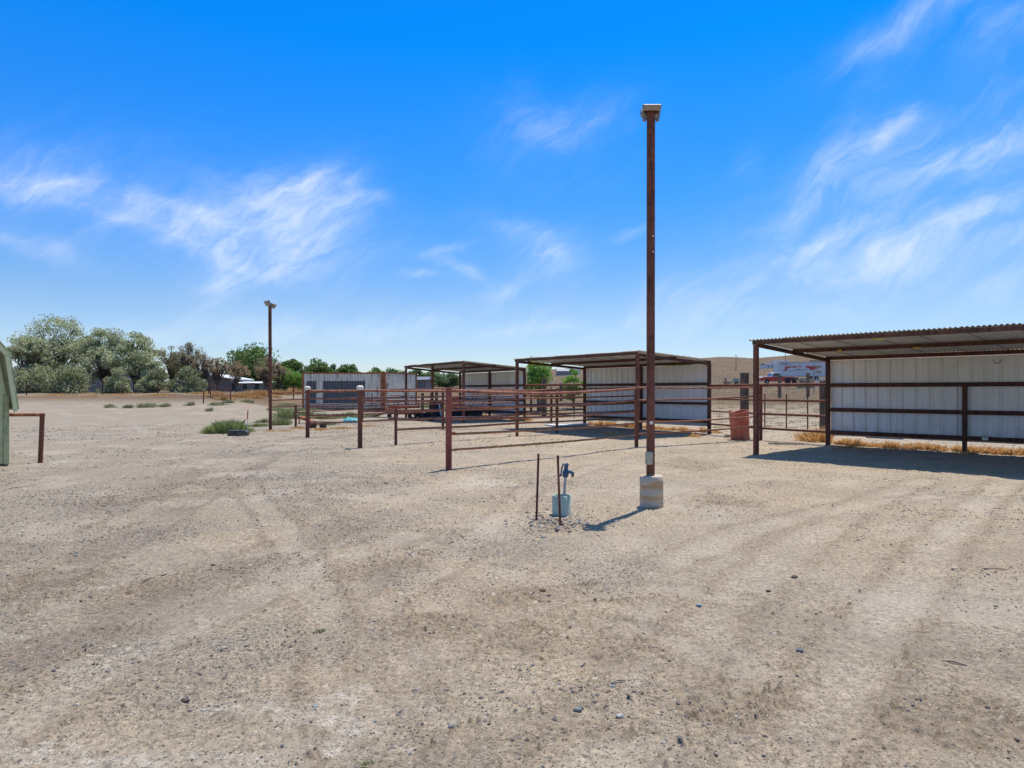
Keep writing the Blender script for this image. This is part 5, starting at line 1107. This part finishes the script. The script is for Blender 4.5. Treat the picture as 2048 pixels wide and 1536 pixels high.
# pickup truck, faded red below and white above, nose to the left
d0 = 108.0; xt = (1523 - HX) / FPX * d0; gz = at(1540, d0).z
t = thing('pickup_truck', (xt, d0, gz), 'old red and white pickup truck parked in front of the trailer', 'pickup truck')
def tp_(a, z, y=0): return Vector((xt + a, d0 + y, gz + z))
mb = MB(); mb.prism([tp_(.05, .5), tp_(.0, 1.0), tp_(.12, 1.12), tp_(1.6, 1.2), tp_(5.2, 1.2), tp_(5.2, .55), tp_(4.7, .5), tp_(4.5, .85), tp_(4.2, .98), tp_(3.9, .85), tp_(3.7, .5), tp_(1.35, .48), tp_(1.2, .82), tp_(.9, .98), tp_(.55, .85), tp_(.4, .5)], (0, 1.95, 0)); mb.build('body', M['truck_red'], t, .03)
mb = MB(); mb.prism([tp_(.1, 1.125, .05), tp_(.3, 1.24, .05), tp_(1.62, 1.32, .05), tp_(1.62, 1.21, .05)], (0, 1.85, 0)); mb.build('bonnet', M['white'], t, .03)
mb = MB(); mb.prism([tp_(1.5, 1.21, .1), tp_(1.95, 1.82, .15), tp_(2.1, 1.9, .15), tp_(3.05, 1.9, .15), tp_(3.2, 1.82, .15), tp_(3.25, 1.21, .1)], (0, 1.7, 0)); mb.build('cab', M['white'], t, .04)
mb = MB(); mb.prism([tp_(1.78, 1.3, .085), tp_(2.1, 1.76, .085), tp_(3.0, 1.76, .085), tp_(3.1, 1.3, .085)], (0, .02, 0)); mb.prism([tp_(1.50, 1.27, .2), tp_(1.88, 1.78, .2), tp_(1.87, 1.78, 1.7), tp_(1.49, 1.27, 1.7)], (-.02, 0, .01)); mb.build('window', M['glass'], t)
for a in (.88, 4.2):
    mb = MB(); mb.lathe(tp_(a, .36, .02), [(.0, -.01), (.18, -.01), (.2, 0), (.34, 0), (.37, .03), (.37, .2), (.34, .23)], 22, (0, 1, 0)); wl_ = mb.build('wheel', M['tyre'], t)
    mb = MB(); mb.lathe(tp_(a, .36, -.0), [(.0, 0), (.17, 0), (.18, .015)], 18, (0, 1, 0)); mb.build('hubcap', M['galv_pipe'], wl_)
mb = MB(); mb.box(tp_(-.08, .52, .97), (.12, 1.9, .16)); mb.build('bumper', M['galv_pipe'], t, .02)
for s in (.2, 1.75): mb = MB(); mb.lathe(tp_(.0, .9, s), [(0, 0), (.1, 0), (.1, -.03)], 14, (1, 0, 0)); mb.build('headlight', M['glass'], t)
# materials stacked beyond the fence
g = at(1612, 80); mb = MB(); mb.prism([g + Vector((-1.1, 0, 0)), g + Vector((.9, 0, 0)), g + Vector((1.0, .0, 1.22)), g + Vector((-.65, .0, 1.22))], (0, .08, 0)); mb.beam(g + Vector((-.6, .1, .5)), g + Vector((-.6, .6, 0)), .06, .06); tag(mb.build('plywood_sheet', M['ply']), 'yellowish plywood sheet leaning up beyond the fence below the trailer', 'plywood')
g = at(1638, 80); mb = MB()
for k in range(8): mb.beam(g + Vector((-.9 + k * .26, 0, .0)), g + Vector((-.7 + k * .26, .2, 1.18)), .09, .03)
tag(mb.build('pallet_stack', M['white']), 'row of pale pallets leaning beside the plywood sheet', 'pallets')
for px, h, lb in ((1559, 1.9, 'squat wooden post in front of the pickup truck'), (1616, 2.0, 'squat wooden post in front of the plywood sheet')):
    g = at(px, 60); mb = MB(); mb.box(g + Vector((0, 0, h / 2)), (.24, .22, h + .2)); tag(mb.build('wooden_post', M['post_wood'], None, .01), lb, 'post', 'thick wooden fence posts')
g = at(1628, 66); t = thing('timber_frame', g, 'tall thin timber frame with a top beam left of the right shelter', 'frame')
for dx in (0, 1.15): mb = MB(); mb.tube(g + Vector((dx, 0, -.2)), g + Vector((dx, 0, 3.15)), .045, 8); mb.build('upright', M['lumber'], t)
mb = MB(); mb.box(g + Vector((.5, 0, 3.2)), (1.7, .3, .14)); mb.build('top_beam', M['lumber'], t)
g = at(1462, 100); t = thing('small_trailer', g, 'low green flatbed trailer with boxes left of the railway-tie post', 'flatbed trailer')
mb = MB(); mb.box(g + Vector((0, 0, .55)), (2.4, 1.4, .16)); mb.build('bed', M['green_trim'], t)
mb = MB(); mb.box(g + Vector((.75, 0, .85)), (.7, .8, .45)); mb.build('tool_box', M['grey'], t)
for s in (-.6, .6): mb = MB(); mb.lathe(g + Vector((s, -.72, .3)), [(.08, 0), (.28, 0), (.3, .05), (.3, .18)], 18, (0, 1, 0)); mb.build('wheel', M['tyre'], t)
g = at(1451, 98); mb = MB(); mb.lathe(g, [(0, 0), (.22, 0), (.24, .3), (.22, .6), (.2, 1.0), (.22, 1.1), (0, 1.12)], 20); tag(mb.build('red_drum', M['barrel']), 'orange-red drum standing by the low green trailer', 'drum')
for k, dx in enumerate((-.25, .15)):
    mb = MB(); mb.beam(g + Vector((dx - .5, -1.0, 1.1)), g + Vector((dx + .35, -1.2, .1)), .09, .05); tag(mb.build('white_board', M['white']), ('left' if k == 0 else 'right') + ' one of two white boards leaning by the orange-red drum', 'board', 'white boards by the drum')
g = at(1583, 80); t = thing('machine_frame', g, 'dark machine frame between the pickup truck and the plywood', 'machinery')
mb = MB(); mb.box(g + Vector((0, 0, 1.25)), (1.5, .5, .14)); mb.box(g + Vector((-.45, 0, .75)), (.5, .5, .8)); mb.box(g + Vector((.3, 0, .8)), (.4, .4, .7)); mb.build('chassis', M['dark'], t)
mb = MB(); mb.path([g + Vector((.6, -.1, 1.25)), g + Vector((1.1, -.1, .85)), g + Vector((1.6, -.1, .75))], .05, 8); mb.tube(g + Vector((-.7, -.1, 1.25)), g + Vector((-.7, -.1, 0)), .04, 6); mb.tube(g + Vector((.7, -.1, 1.25)), g + Vector((.7, -.1, 0)), .04, 6); mb.build('arm', M['dark'], t)
for o in list(bpy.data.objects):
    if 'wl' in o: del o['wl']
